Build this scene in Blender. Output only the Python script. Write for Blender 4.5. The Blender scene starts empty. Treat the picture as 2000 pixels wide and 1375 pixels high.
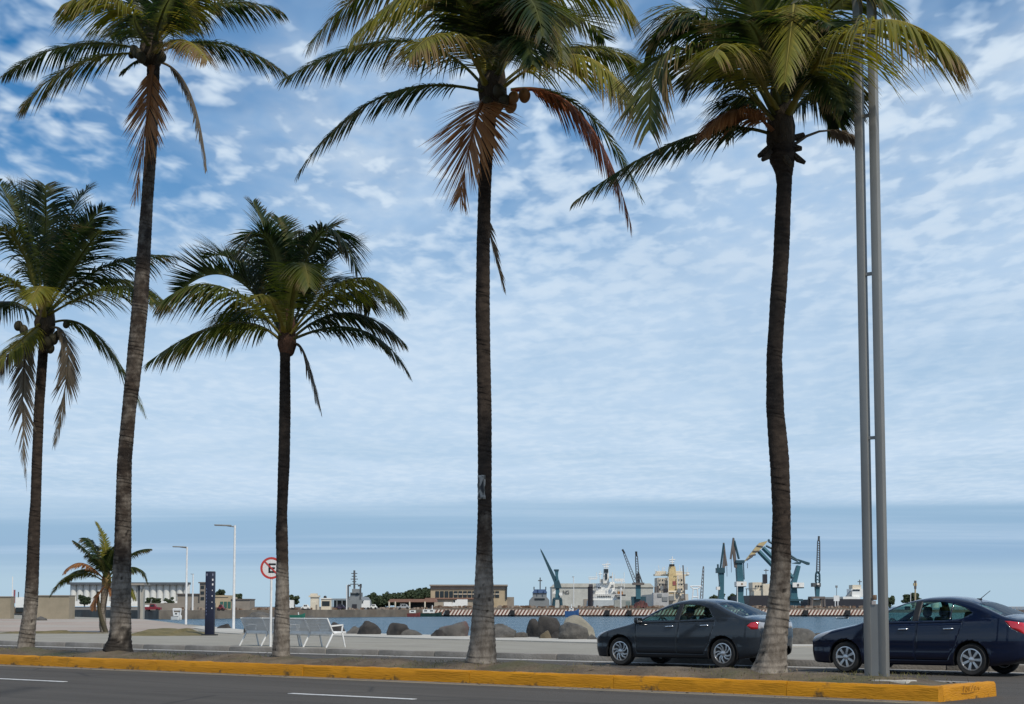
import bpy, bmesh, math, random
from mathutils import Vector, Matrix, Quaternion

# ------------------------------------------------------------------ camera, sky, sun, exposure
scn = bpy.context.scene
COL = scn.collection
YAW = math.radians(39.5)          # the road runs along world X, the sea lies towards +Y
PITCH = math.atan(3130/37400)
FPX = 3130.0                      # focal length in photo pixels (photo is 2000 wide)
CAMH = 1.30
SHIFT = 0.1175
cam_d = bpy.data.cameras.new('camera'); cam = bpy.data.objects.new('camera', cam_d); COL.objects.link(cam)
cam.location = (0, 0, CAMH)
cam.rotation_euler = (math.pi/2 + PITCH, 0, YAW)
cam_d.sensor_width = 36.0; cam_d.lens = 36.0*FPX/2000
cam_d.shift_y = SHIFT
cam_d.clip_start = 0.3; cam_d.clip_end = 60000
scn.camera = cam

SUN_EL, SUN_STR = math.radians(48), 3.2
# direction towards the sun: off to the right, nearly along the road, a little on the viewer's side
sun_az = math.radians(-18)
sd = Vector((math.cos(sun_az)*math.cos(SUN_EL), math.sin(sun_az)*math.cos(SUN_EL), math.sin(SUN_EL)))
sun_d = bpy.data.lights.new('sun', 'SUN'); sun = bpy.data.objects.new('sun', sun_d); COL.objects.link(sun)
sun_d.energy = SUN_STR; sun_d.angle = math.radians(3.0); sun_d.color = (1.0, 0.93, 0.81)
sun.rotation_euler = sd.to_track_quat('Z', 'Y').to_euler()
sun.location = (0, 0, 50)

scn.view_settings.view_transform = 'Standard'
scn.view_settings.look = 'None'
scn.view_settings.exposure = 0.0
scn.view_settings.gamma = 1.0
scn.view_settings.use_curve_mapping = False

def build_world():
    w = bpy.data.worlds.new('World'); scn.world = w; w.use_nodes = True
    nt = w.node_tree; nt.nodes.clear()
    N = nt.nodes.new; L = nt.links.new
    def val(op, a, b=None, c=None, clamp=False):
        n = N('ShaderNodeMath'); n.operation = op; n.use_clamp = clamp
        for i, v in enumerate((a, b, c)):
            if v is None: continue
            if isinstance(v, (int, float)): n.inputs[i].default_value = v
            else: L(v, n.inputs[i])
        return n.outputs[0]
    def smooth(x, lo, hi, a=0.0, b=1.0):
        n = N('ShaderNodeMapRange'); n.interpolation_type = 'SMOOTHSTEP'
        L(x, n.inputs[0]); n.inputs[1].default_value = lo; n.inputs[2].default_value = hi
        n.inputs[3].default_value = a; n.inputs[4].default_value = b
        return n.outputs[0]
    def mix(f, a, b):
        n = N('ShaderNodeMix'); n.data_type = 'RGBA'
        if isinstance(f, (int, float)): n.inputs[0].default_value = f
        else: L(f, n.inputs[0])
        for i, v in ((6, a), (7, b)):
            if isinstance(v, tuple): n.inputs[i].default_value = (*v, 1)
            else: L(v, n.inputs[i])
        return n.outputs[2]
    sky = N('ShaderNodeTexSky'); sky.sky_type = 'NISHITA'; sky.sun_disc = False
    sky.sun_elevation = SUN_EL
    sky.sun_rotation = math.atan2(sd.x, sd.y)
    sky.air_density = 1.0; sky.dust_density = 0.25; sky.ozone_density = 3.0; sky.altitude = 0
    tc = N('ShaderNodeTexCoord'); sep = N('ShaderNodeSeparateXYZ'); L(tc.outputs['Generated'], sep.inputs[0])
    z = sep.outputs[2]
    zc = val('ADD', val('MAXIMUM', z, 0.0), 0.028)
    comb = N('ShaderNodeCombineXYZ')
    # rotate so that u runs across the view and v away from it
    ca, sa = math.cos(YAW), math.sin(YAW)
    u = val('ADD', val('MULTIPLY', sep.outputs[0], ca), val('MULTIPLY', sep.outputs[1], sa))
    v = val('SUBTRACT', val('MULTIPLY', sep.outputs[1], ca), val('MULTIPLY', sep.outputs[0], sa))
    L(val('DIVIDE', u, zc), comb.inputs[0]); L(val('DIVIDE', v, zc), comb.inputs[1])
    def noise(scale, detail, rough, off, sx=1.0, sy=1.0, rot=0.0, dist=0.0):
        m = N('ShaderNodeMapping'); L(comb.outputs[0], m.inputs[0])
        m.inputs[1].default_value = off; m.inputs[3].default_value = (sx, sy, 1); m.inputs[2].default_value = (0, 0, rot)
        n = N('ShaderNodeTexNoise'); L(m.outputs[0], n.inputs[0])
        n.inputs['Scale'].default_value = scale; n.inputs['Detail'].default_value = detail
        n.inputs['Roughness'].default_value = rough; n.inputs['Distortion'].default_value = dist
        return n.outputs[0]
    big = noise(0.42, 2.0, 0.5, (SKYOFF[0], SKYOFF[1], 0), 1.0, 0.45)
    mid = noise(3.0, 4.0, 0.55, (3.1, 0.7, 0), 1.0, 0.62, 0.5, 0.2)
    fine = noise(13.0, 3.0, 0.5, (8.3, 4.1, 0), 1.0, 0.52, 0.35, 0.2)
    veil = noise(1.1, 5.0, 0.62, (1.3, 9.7, 0), 1.0, 0.35, 0.25, 0.6)
    d = val('ADD', val('MULTIPLY', fine, 1.0), val('ADD', val('MULTIPLY', mid, 0.40), val('MULTIPLY', big, 0.62)))
    cl = smooth(d, 0.80, 1.22)
    vl = val('MULTIPLY', smooth(val('ADD', veil, val('MULTIPLY', big, 1.1)), 0.88, 1.28), 0.84)
    edge_n = noise(0.35, 3.0, 0.5, (2.0, 5.0, 0), 0.5, 0.25)
    cov = val('MAXIMUM', cl, vl)
    streak = noise(0.9, 6.0, 0.6, (4.4, 2.2, 0), 0.7, 0.5, 0.1, 0.8)
    flat = val('ADD', smooth(streak, 0.28, 0.68, 0.62, 1.0), val('MULTIPLY', val('SUBTRACT', cov, 0.5), 0.08), clamp=True)
    far = smooth(z, 0.15, 0.31, 0.96, 0.0)              # farther off the cells merge into a streaky sheet
    cov = val('ADD', val('MULTIPLY', cov, val('SUBTRACT', 1.0, far)), val('MULTIPLY', flat, far))
    ze = val('ADD', z, val('MULTIPLY', val('SUBTRACT', edge_n, 0.5), 0.03))
    deck = smooth(ze, 0.060, 0.068)                     # the deck ends far out over the sea
    low = noise(0.6, 4.0, 0.6, (6.0, 1.0, 0), 0.16, 0.6)
    lowc = val('MULTIPLY', smooth(low, 0.44, 0.72), val('MULTIPLY', smooth(z, 0.01, 0.04), 0.5))
    cov = val('ADD', val('MULTIPLY', cov, deck), val('MULTIPLY', lowc, val('SUBTRACT', 1.0, deck)))
    cov = val('MULTIPLY', cov, 0.93)
    shade = smooth(val('ADD', val('MULTIPLY', fine, 0.5), val('MULTIPLY', mid, 0.5)), 0.36, 0.66)
    ccol = mix(val('MULTIPLY', far, 0.8), mix(shade, CLOUD_DARK, CLOUD_LIT), tuple(0.32*a+0.68*b for a, b in zip(CLOUD_DARK, CLOUD_LIT)))
    hs = N('ShaderNodeHueSaturation'); L(sky.outputs[0], hs.inputs['Color'])
    hs.inputs['Saturation'].default_value = SKY_SAT; hs.inputs['Value'].default_value = SKY_VAL
    hz = smooth(z, 0.0, 0.24, 0.95, 0.0)                # pale sea air low down, all round
    air = mix(smooth(val('ADD', z, val('MULTIPLY', val('SUBTRACT', edge_n, 0.5), 0.012)), 0.014, 0.036), HOR_COL, AIR_COL)
    blue = mix(hz, hs.outputs[0], air)
    final = mix(cov, blue, ccol)
    bg = N('ShaderNodeBackground'); bg.inputs[1].default_value = 0.1; L(final, bg.inputs[0])
    out = N('ShaderNodeOutputWorld'); L(bg.outputs[0], out.inputs[0])
SKYOFF = (4.0, 2.0)
CLOUD_LIT = (7.1, 8.2, 9.3); CLOUD_DARK = (4.2, 6.1, 8.5)
AIR_COL = (2.75, 4.45, 6.75); HOR_COL = (4.2, 5.9, 7.4)
SKY_SAT, SKY_VAL = 1.45, 0.92
build_world()

# ------------------------------------------------------------------ helpers
CY_, SY_ = math.cos(YAW), math.sin(YAW)
def ray(px, py):
    cx = (px-1000)/FPX; v = ((687.5-py) + SHIFT*2000)/FPX
    fwd = math.cos(PITCH) - v*math.sin(PITCH); up = math.sin(PITCH) + v*math.cos(PITCH)
    return Vector((cx*CY_ - fwd*SY_, cx*SY_ + fwd*CY_, up)), fwd
def at(px, py, d):
    """the world point seen at photo pixel (px, py), d metres in front of the camera"""
    r, f = ray(px, py)
    return Vector((0, 0, CAMH)) + r*(d/f)
def ground(px, py, z=0.0):
    r, f = ray(px, py)
    return Vector((0, 0, CAMH)) + r*((z-CAMH)/r.z)
def on_line(px, t, z):
    """the point at photo column px on the road-parallel line Y = t, at height z"""
    d = 30.0
    for _ in range(30):
        py = 1184
        p = at(px, py, d); d *= t/p.y
    p = at(px, 1184, d); p.z = z
    return p, d
def lin(r, g, b):
    f = lambda c: ((c/255)/12.92 if c/255 <= 0.04045 else ((c/255+0.055)/1.055)**2.4)
    return (f(r), f(g), f(b))

MATS = {}
def mat(name, c1, rough=0.7, c2=None, scale=4.0, bump=0.0, bscale=None, metal=0.0, detail=6.0, spec=0.5, lo=0.35, hi=0.65, coords='Object', stretch=(1,1,1), coat=0.0, transl=0.0, c3=None, scale3=0.5):
    if name in MATS: return MATS[name]
    m = bpy.data.materials.new(name); m.use_nodes = True; MATS[name] = m
    nt = m.node_tree; N = nt.nodes.new; L = nt.links.new
    b = nt.nodes['Principled BSDF']
    b.inputs['Base Color'].default_value = (*c1, 1); b.inputs['Roughness'].default_value = rough
    b.inputs['Metallic'].default_value = metal; b.inputs['Specular IOR Level'].default_value = spec
    b.inputs['Coat Weight'].default_value = coat; b.inputs['Coat Roughness'].default_value = 0.06
    if c2 is not None or bump:
        tc = N('ShaderNodeTexCoord'); mp = N('ShaderNodeMapping'); L(tc.outputs[coords], mp.inputs[0])
        mp.inputs[3].default_value = stretch
    if c2 is not None:
        n = N('ShaderNodeTexNoise'); L(mp.outputs[0], n.inputs[0]); n.inputs['Scale'].default_value = scale
        n.inputs['Detail'].default_value = detail; n.inputs['Roughness'].default_value = 0.62
        r = N('ShaderNodeValToRGB'); L(n.outputs[0], r.inputs[0])
        r.color_ramp.elements[0].position = lo; r.color_ramp.elements[1].position = hi
        r.color_ramp.elements[0].color = (*c1, 1); r.color_ramp.elements[1].color = (*c2, 1)
        col = r.outputs[0]
        if c3 is not None:
            n3 = N('ShaderNodeTexNoise'); L(mp.outputs[0], n3.inputs[0]); n3.inputs['Scale'].default_value = scale3; n3.inputs['Detail'].default_value = 5
            r3 = N('ShaderNodeMapRange'); L(n3.outputs[0], r3.inputs[0]); r3.inputs[1].default_value = 0.48; r3.inputs[2].default_value = 0.66
            mx = N('ShaderNodeMix'); mx.data_type = 'RGBA'; L(r3.outputs[0], mx.inputs[0]); L(col, mx.inputs[6]); mx.inputs[7].default_value = (*c3, 1)
            col = mx.outputs[2]
        L(col, b.inputs['Base Color'])
    if bump:
        n2 = N('ShaderNodeTexNoise'); L(mp.outputs[0], n2.inputs[0]); n2.inputs['Scale'].default_value = bscale or scale*3; n2.inputs['Detail'].default_value = 5
        bp = N('ShaderNodeBump'); bp.inputs['Strength'].default_value = bump; bp.inputs['Distance'].default_value = 0.05
        L(n2.outputs[0], bp.inputs['Height']); L(bp.outputs[0], b.inputs['Normal'])
    return m

def smooth_shade(me, ang=None):
    for p in me.polygons: p.use_smooth = True
    if ang is not None:
        me.set_sharp_from_angle(angle=math.radians(ang))
def new_obj(name, me, m=None, parent=None, loc=None, rz=None):
    o = bpy.data.objects.new(name, me); COL.objects.link(o)
    if m is not None and me is not None and not len(me.materials): me.materials.append(m)
    if parent is not None: o.parent = parent
    if loc is not None: o.location = loc
    if rz is not None: o.rotation_euler[2] = rz
    return o
def from_bm(name, bm, m=None, parent=None, loc=None, rz=None, smooth=None):
    me = bpy.data.meshes.new(name); bm.normal_update(); bm.to_mesh(me); bm.free()
    if smooth is not None: smooth_shade(me, smooth)
    return new_obj(name, me, m, parent, loc, rz)
def tag(o, label=None, cat=None, group=None, kind=None):
    if label: o['label'] = label
    if cat: o['category'] = cat
    if group: o['group'] = group
    if kind: o['kind'] = kind
    return o
def empty(name, loc=(0,0,0), rz=0.0):
    o = bpy.data.objects.new(name, None); COL.objects.link(o); o.location = loc; o.rotation_euler = (0, 0, rz)
    o.empty_display_size = 0.2
    return o
def add_box(bm, c, s, rot=None, bev=0.0):
    r = bmesh.ops.create_cube(bm, size=1.0)
    vs = r['verts']
    M = Matrix.Translation(Vector(c)) @ (rot.to_matrix().to_4x4() if isinstance(rot, Quaternion) else (rot.to_4x4() if rot is not None else Matrix.Identity(4))) @ Matrix.Diagonal((*s, 1))
    bmesh.ops.transform(bm, matrix=M, verts=vs)
    if bev > 0:
        es = list({e for v in vs for e in v.link_edges})
        bmesh.ops.bevel(bm, geom=es, offset=bev, segments=2, profile=0.5, affect='EDGES')
    return vs
def box(name, c, s, m, parent=None, rot=None, bev=0.0):
    bm = bmesh.new(); add_box(bm, c, s, rot, bev)
    return from_bm(name, bm, m, parent, smooth=(40 if bev else None))
def add_bar(bm, a, b, r1, r2=None, n=8, cap=True):
    a = Vector(a); b = Vector(b); r2 = r1 if r2 is None else r2
    q = (b-a).to_track_quat('Z', 'Y')
    R = []
    for p, r in ((a, r1), (b, r2)):
        R.append([bm.verts.new(p + q @ Vector((r*math.cos(2*math.pi*(i+.5)/n), r*math.sin(2*math.pi*(i+.5)/n), 0))) for i in range(n)])
    for i in range(n):
        bm.faces.new((R[0][i], R[0][(i+1) % n], R[1][(i+1) % n], R[1][i]))
    if cap:
        bm.faces.new(R[0][::-1]); bm.faces.new(R[1])
def bar(name, a, b, r1, m, parent=None, r2=None, n=8):
    bm = bmesh.new(); add_bar(bm, a, b, r1, r2, n)
    return from_bm(name, bm, m, parent, smooth=(40 if n > 4 else None))
def add_tube(bm, pts, rad, n=8, cap=True):
    pts = [Vector(p) for p in pts]; rings = []
    prev = None
    for i, p in enumerate(pts):
        t = (pts[min(i+1, len(pts)-1)] - pts[max(i-1, 0)]).normalized()
        if prev is None:
            x = t.orthogonal().normalized()
        else:
            x = (prev - t*prev.dot(t)).normalized()
        prev = x; y = t.cross(x)
        r = rad[i] if isinstance(rad, (list, tuple)) else rad
        rings.append([bm.verts.new(p + (x*math.cos(2*math.pi*k/n) + y*math.sin(2*math.pi*k/n))*r) for k in range(n)])
    for A, B in zip(rings, rings[1:]):
        for k in range(n): bm.faces.new((A[k], A[(k+1) % n], B[(k+1) % n], B[k]))
    if cap: bm.faces.new(rings[0][::-1]); bm.faces.new(rings[-1])
    return rings
def tube(name, pts, rad, m, parent=None, n=8):
    bm = bmesh.new(); add_tube(bm, pts, rad, n)
    return from_bm(name, bm, m, parent, smooth=50)
def add_lathe(bm, prof, n=24, M=None):
    rings = []
    for r, z in prof:
        rings.append([bm.verts.new((r*math.cos(2*math.pi*k/n), r*math.sin(2*math.pi*k/n), z)) for k in range(n)])
    fs = []
    for A, B in zip(rings, rings[1:]):
        for k in range(n): fs.append(bm.faces.new((A[k], A[(k+1) % n], B[(k+1) % n], B[k])))
    bm.faces.new(rings[0][::-1]); bm.faces.new(rings[-1])
    if M is not None: bmesh.ops.transform(bm, matrix=M, verts=[v for R in rings for v in R])
    return rings
def prism(name, poly, z0, z1, m, parent=None, loc=None):
    """a slab with the outline poly (x, y), from z0 up to z1"""
    bm = bmesh.new()
    lo = [bm.verts.new((x, y, z0)) for x, y in poly]; hi = [bm.verts.new((x, y, z1)) for x, y in poly]
    n = len(poly)
    bm.faces.new(hi); bm.faces.new(lo[::-1])
    for i in range(n): bm.faces.new((lo[i], lo[(i+1) % n], hi[(i+1) % n], hi[i]))
    bmesh.ops.recalc_face_normals(bm, faces=bm.faces)
    return from_bm(name, bm, m, parent, loc)
def sheet(name, poly, z, m, parent=None):
    bm = bmesh.new(); f = bm.faces.new([bm.verts.new((x, y, z)) for x, y in poly])
    if f.normal.z < 0 or (f.normal_update() or f.normal.z < 0): f.normal_flip()
    return from_bm(name, bm, m, parent)
rnd = random.Random(7)
# ------------------------------------------------------------------ the setting
M_asph = mat('asphalt', (0.062,0.055,0.047), 0.86, (0.082,0.073,0.063), 0.35, 0.35, 60, c3=(0.070,0.062,0.053), scale3=0.12, spec=0.3, stretch=(0.35,1,1))
M_conc = mat('promenade_concrete', (0.245,0.226,0.184), 0.85, (0.32,0.296,0.245), 0.9, 0.2, 30, c3=(0.275,0.25,0.20), scale3=0.15, stretch=(0.5,1,1))
M_conc_l = mat('pale_concrete', (0.42,0.395,0.345), 0.85, (0.50,0.475,0.42), 0.8, 0.2, 30)
M_kerbg = mat('kerb_concrete', (0.17,0.155,0.135), 0.9, (0.28,0.26,0.235), 1.4, 0.4, 20)
M_dirt = mat('dirt', (0.075,0.052,0.032), 0.95, (0.16,0.118,0.075), 1.8, 0.7, 14, c3=(0.075,0.075,0.032), scale3=0.6)
M_paving = mat('pink_paving', (0.30,0.235,0.19), 0.9, (0.40,0.325,0.27), 0.35, 0.2, 20, c3=(0.36,0.32,0.27), scale3=0.08)
M_grass = mat('dry_grass', (0.10,0.085,0.03), 0.95, (0.19,0.15,0.065), 1.2, 0.6, 25)
M_white = mat('road_paint', (0.74,0.74,0.72), 0.7, (0.55,0.55,0.53), 9, 0.0)
M_gutter = mat('gutter_concrete', (0.13,0.11,0.088), 0.9, (0.20,0.17,0.135), 2.2, 0.3, 30, stretch=(0.3,1,1))
M_edge = mat('worn_edge_paint', (0.36,0.29,0.18), 0.85, (0.22,0.19,0.145), 5, 0, stretch=(0.3,2,1))

def wear_asphalt():
    nt = M_asph.node_tree; N = nt.nodes.new; L = nt.links.new; b = nt.nodes['Principled BSDF']
    old = b.inputs['Base Color'].links[0].from_socket
    geo = N('ShaderNodeNewGeometry'); mp = N('ShaderNodeMapping'); L(geo.outputs['Position'], mp.inputs[0]); mp.inputs[3].default_value = (0.05, 1.1, 1)
    n = N('ShaderNodeTexNoise'); L(mp.outputs[0], n.inputs[0]); n.inputs['Scale'].default_value = 1.4; n.inputs['Detail'].default_value = 4
    r = N('ShaderNodeMapRange'); L(n.outputs[0], r.inputs[0]); r.inputs[1].default_value = 0.42; r.inputs[2].default_value = 0.64; r.inputs[3].default_value = 0.0; r.inputs[4].default_value = 0.55
    mx = N('ShaderNodeMix'); mx.data_type = 'RGBA'; L(r.outputs[0], mx.inputs[0]); L(old, mx.inputs[6]); mx.inputs[7].default_value = (0.10,0.089,0.077,1)
    v = N('ShaderNodeTexVoronoi'); v.feature = 'DISTANCE_TO_EDGE'; mp2 = N('ShaderNodeMapping'); L(geo.outputs['Position'], mp2.inputs[0]); mp2.inputs[3].default_value = (0.16, 0.5, 1); L(mp2.outputs[0], v.inputs[0]); v.inputs['Scale'].default_value = 0.9
    r2 = N('ShaderNodeMapRange'); L(v.outputs[0], r2.inputs[0]); r2.inputs[1].default_value = 0.0; r2.inputs[2].default_value = 0.012; r2.inputs[3].default_value = 0.6; r2.inputs[4].default_value = 0.0
    m2 = N('ShaderNodeMix'); m2.data_type = 'RGBA'; L(r2.outputs[0], m2.inputs[0]); L(mx.outputs[2], m2.inputs[6]); m2.inputs[7].default_value = (0.022,0.021,0.02,1)
    L(m2.outputs[2], b.inputs['Base Color'])
wear_asphalt()
def yellow_paint():
    m = mat('yellow_kerb_paint', (0.50,0.208,0.002), 0.62, (0.60,0.26,0.004), 1.6, 0.35, 18, spec=0.35, coords='Generated')
    nt = m.node_tree; N = nt.nodes.new; L = nt.links.new; b = nt.nodes['Principled BSDF']
    old = b.inputs['Base Color'].links[0].from_socket
    geo = N('ShaderNodeNewGeometry'); n = N('ShaderNodeTexNoise'); L(geo.outputs['Position'], n.inputs[0])
    n.inputs['Scale'].default_value = 2.3; n.inputs['Detail'].default_value = 9; n.inputs['Roughness'].default_value = 0.72
    sp = N('ShaderNodeSeparateXYZ'); L(geo.outputs['Position'], sp.inputs[0])
    mr = N('ShaderNodeMapRange'); L(sp.outputs[2], mr.inputs[0]); mr.inputs[1].default_value = 0.0; mr.inputs[2].default_value = 0.09; mr.inputs[3].default_value = 0.10; mr.inputs[4].default_value = 0.0
    ad = N('ShaderNodeMath'); ad.operation = 'ADD'; L(n.outputs[0], ad.inputs[0]); L(mr.outputs[0], ad.inputs[1])
    m2 = N('ShaderNodeMapRange'); L(ad.outputs[0], m2.inputs[0]); m2.inputs[1].default_value = 0.605; m2.inputs[2].default_value = 0.70
    mx = N('ShaderNodeMix'); mx.data_type = 'RGBA'; L(m2.outputs[0], mx.inputs[0]); L(old, mx.inputs[6]); mx.inputs[7].default_value = (0.13,0.075,0.022,1)
    L(mx.outputs[2], b.inputs['Base Color'])
    return m
M_yellow = yellow_paint()

WATER_Z = -1.6
PROM = 0.14
KT, KE = 20.64, -9.5          # kerb line (Y) and the median's end (X)
MB = 22.6                     # back of the median
# sea bed / earth: one sheet out to the horizon (the water)
def water_mat():
    m = bpy.data.materials.new('harbour_water'); m.use_nodes = True
    nt = m.node_tree; N = nt.nodes.new; L = nt.links.new; b = nt.nodes['Principled BSDF']
    b.inputs['Base Color'].default_value = (0.020,0.075,0.118,1); b.inputs['Roughness'].default_value = 0.22; b.inputs['Specular IOR Level'].default_value = 0.3
    b.inputs['IOR'].default_value = 1.33
    geo = N('ShaderNodeNewGeometry')
    mp = N('ShaderNodeMapping'); L(geo.outputs['Position'], mp.inputs[0]); mp.inputs[2].default_value = (0,0,-YAW); mp.inputs[3].default_value = (0.45,1,1)
    n = N('ShaderNodeTexNoise'); L(mp.outputs[0], n.inputs[0]); n.inputs['Scale'].default_value = 0.28; n.inputs['Detail'].default_value = 6; n.inputs['Roughness'].default_value = 0.66
    n2 = N('ShaderNodeTexNoise'); L(mp.outputs[0], n2.inputs[0]); n2.inputs['Scale'].default_value = 0.06; n2.inputs['Detail'].default_value = 3
    ad = N('ShaderNodeMath'); ad.operation = 'MULTIPLY_ADD'; L(n2.outputs[0], ad.inputs[0]); ad.inputs[1].default_value = 1.6; L(n.outputs[0], ad.inputs[2])
    bp = N('ShaderNodeBump'); bp.inputs['Strength'].default_value = 1.0; bp.inputs['Distance'].default_value = 3.0; L(ad.outputs[0], bp.inputs['Height']); L(bp.outputs[0], b.inputs['Normal'])
    return m
tag(sheet('water', [(-40000,-200),(40000,-200),(40000,40000),(-40000,40000)], WATER_Z, water_mat()), kind='structure')

# land: road slab + promenade land, edge traced along the sea wall
edge_px = [(2060,1259),(1560,1257.5),(1170,1248.5),(1000,1245.5),(860,1242),(680,1237.5),(560,1234),(490,1231.5),(445,1226.5),(400,1222.5),(352,1218),(318,1213.5),(278,1209)]
edge = [ground(px, py, PROM) for px, py in edge_px]
E = [(p.x, p.y) for p in edge]
LX0 = -420.0
land = [(90, 31.0), (90, E[0][1])] + E + [(E[-1][0]-150, E[-1][1]+70), (LX0, E[-1][1]+70), (LX0, 31.0)]
prism('promenade_ground', land, WATER_Z-1.5, PROM, M_conc); bpy.data.objects['promenade_ground']['kind'] = 'structure'
tag(prism('road', [(-600,-120),(200,-120),(200,31.0),(-600,31.0)], -0.6, 0.0, M_asph), kind='structure')
# pale strip along the sea wall edge
def shift_in(p, k): return (p[0], p[1]-k)
strip = E[:8]
tag(prism('sea_wall_path', [shift_in(p, 0.05) for p in strip] + [shift_in(p, 5.2 - 0.28*i) for i, p in reversed(list(enumerate(strip)))], PROM, PROM+0.04, M_conc_l), kind='structure')
# pinkish paving and grass mound at the left
pv = [ground(x, y, PROM) for x, y in [(395,1227),(340,1219),(312,1214.5),(276,1210),(-60,1210),(-60,1233),(120,1234.5),(235,1237),(300,1233)]]
tag(prism('paving', [(p.x, p.y) for p in pv], PROM, PROM+0.03, M_paving), kind='structure')
lp = [ground(x, y, PROM) for x, y in [(470,1239),(492,1233),(446,1227.5),(398,1223.5),(372,1226),(398,1231),(420,1236)]]
tag(prism('light_paving', [(p.x, p.y) for p in lp], PROM, PROM+0.034, M_conc_l), kind='structure')

def mound(name, px0, px1, py, hgt, mat_, label, depth=6.0, seed=1):
    a = ground(px0, py, PROM); b = ground(px1, py, PROM); u = (b-a); Lg = u.length; u.normalize(); v = Vector((-u.y, u.x, 0))
    if v.y < 0: v = -v
    bm = bmesh.new(); nx, ny = 40, 12; R = random.Random(seed); ph = [R.uniform(0, 6) for _ in range(4)]
    G = []
    for j in range(ny+1):
        row = []
        for i in range(nx+1):
            s, t = i/nx, j/ny
            h = (math.sin(math.pi*s)**0.7)*(math.sin(math.pi*min(1, t))**0.8)*hgt
            h *= 0.9+0.10*math.sin(5*s+ph[0])+0.08*math.sin(13*s+ph[1]+3*t)+0.05*math.sin(31*s+ph[2])
            h *= 1.25 if s < 0.6 else 0.7
            p = a + u*(s*Lg) + v*((t-0.1)*depth*(0.55+0.45*math.sin(math.pi*s)))
            row.append(bm.verts.new((p.x, p.y, PROM-0.03+max(0, h)+0.02*R.random())))
        G.append(row)
    for j in range(ny):
        for i in range(nx): bm.faces.new((G[j][i], G[j][i+1], G[j+1][i+1], G[j+1][i]))
    bmesh.ops.recalc_face_normals(bm, faces=bm.faces)
    return tag(from_bm(name, bm, mat_, smooth=60), label, None, None, 'structure')
mound('grass_mound', 236, 402, 1241.5, 0.27, M_grass, None, 7.0, 3)
mound('grass_bed', -30, 212, 1237.5, 0.12, M_grass, None, 3.0, 5)

# promenade kerb stones, gutter lines
def kerb_run(name, x0, x1, step, y0, y1, z0, z1, m, label, cat):
    root = tag(empty(name, (x0, y0, 0)), label, cat)
    me = None; n = int((x1-x0)/step)
    bm = bmesh.new(); add_box(bm, (step/2, (y1-y0)/2, (z0+z1)/2), (step-0.014, y1-y0, z1-z0), bev=0.022)
    me = bpy.data.meshes.new('kerb_stone'); bm.to_mesh(me); bm.free(); smooth_shade(me, 40); me.materials.append(m)
    for i in range(n):
        o = new_obj('kerb_stone', me, None, root, (i*step, rnd.uniform(-0.008, 0.008), rnd.uniform(-0.006, 0.006)))
    return root
kr = kerb_run('promenade_kerb', -90, 20, 2.0, 30.8, 31.02, -0.1, PROM+0.012, M_kerbg, 'grey concrete kerb along the near edge of the promenade', 'kerb')
tag(prism('gutter', [(-600,30.35),(200,30.35),(200,30.80),(-600,30.80)], 0.0, 0.008, mat('pale_gutter', (0.33,0.32,0.30), 0.9, (0.42,0.41,0.39), 2, 0.2, 30, stretch=(0.3,1,1))), kind='structure')
tag(prism('kerb_gutter', [(-600,KT-0.36),(KE+0.0,KT-0.36),(KE+0.0,KT),(-600,KT)], 0.0, 0.006, M_gutter), kind='structure')
tag(prism('edge_line', [(-600,KT-0.46),(KE+0.35,KT-0.46),(KE+0.35,KT-0.36),(-600,KT-0.36)], 0.0, 0.005, M_edge), kind='structure')
dm = None
for i, (xa, xb) in enumerate([(-26.9,-23.75),(-17.95,-15.5),(-34.8,-31.8),(-10.4,-7.5),(-2.4,0.5)]):
    o = prism('lane_dash', [(xa,16.50),(xb,16.58),(xb,16.70),(xa,16.62)], 0.0, 0.005, M_white); tag(o, kind='structure')
for xa, xb, y in [(-9.0,3.0,24.3),(-8.9,4.0,25.5)]:
    tag(prism('parking_line', [(xa,y),(xb,y),(xb,y+0.1),(xa,y+0.1)], 0.0, 0.005, M_white), kind='structure')

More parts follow.
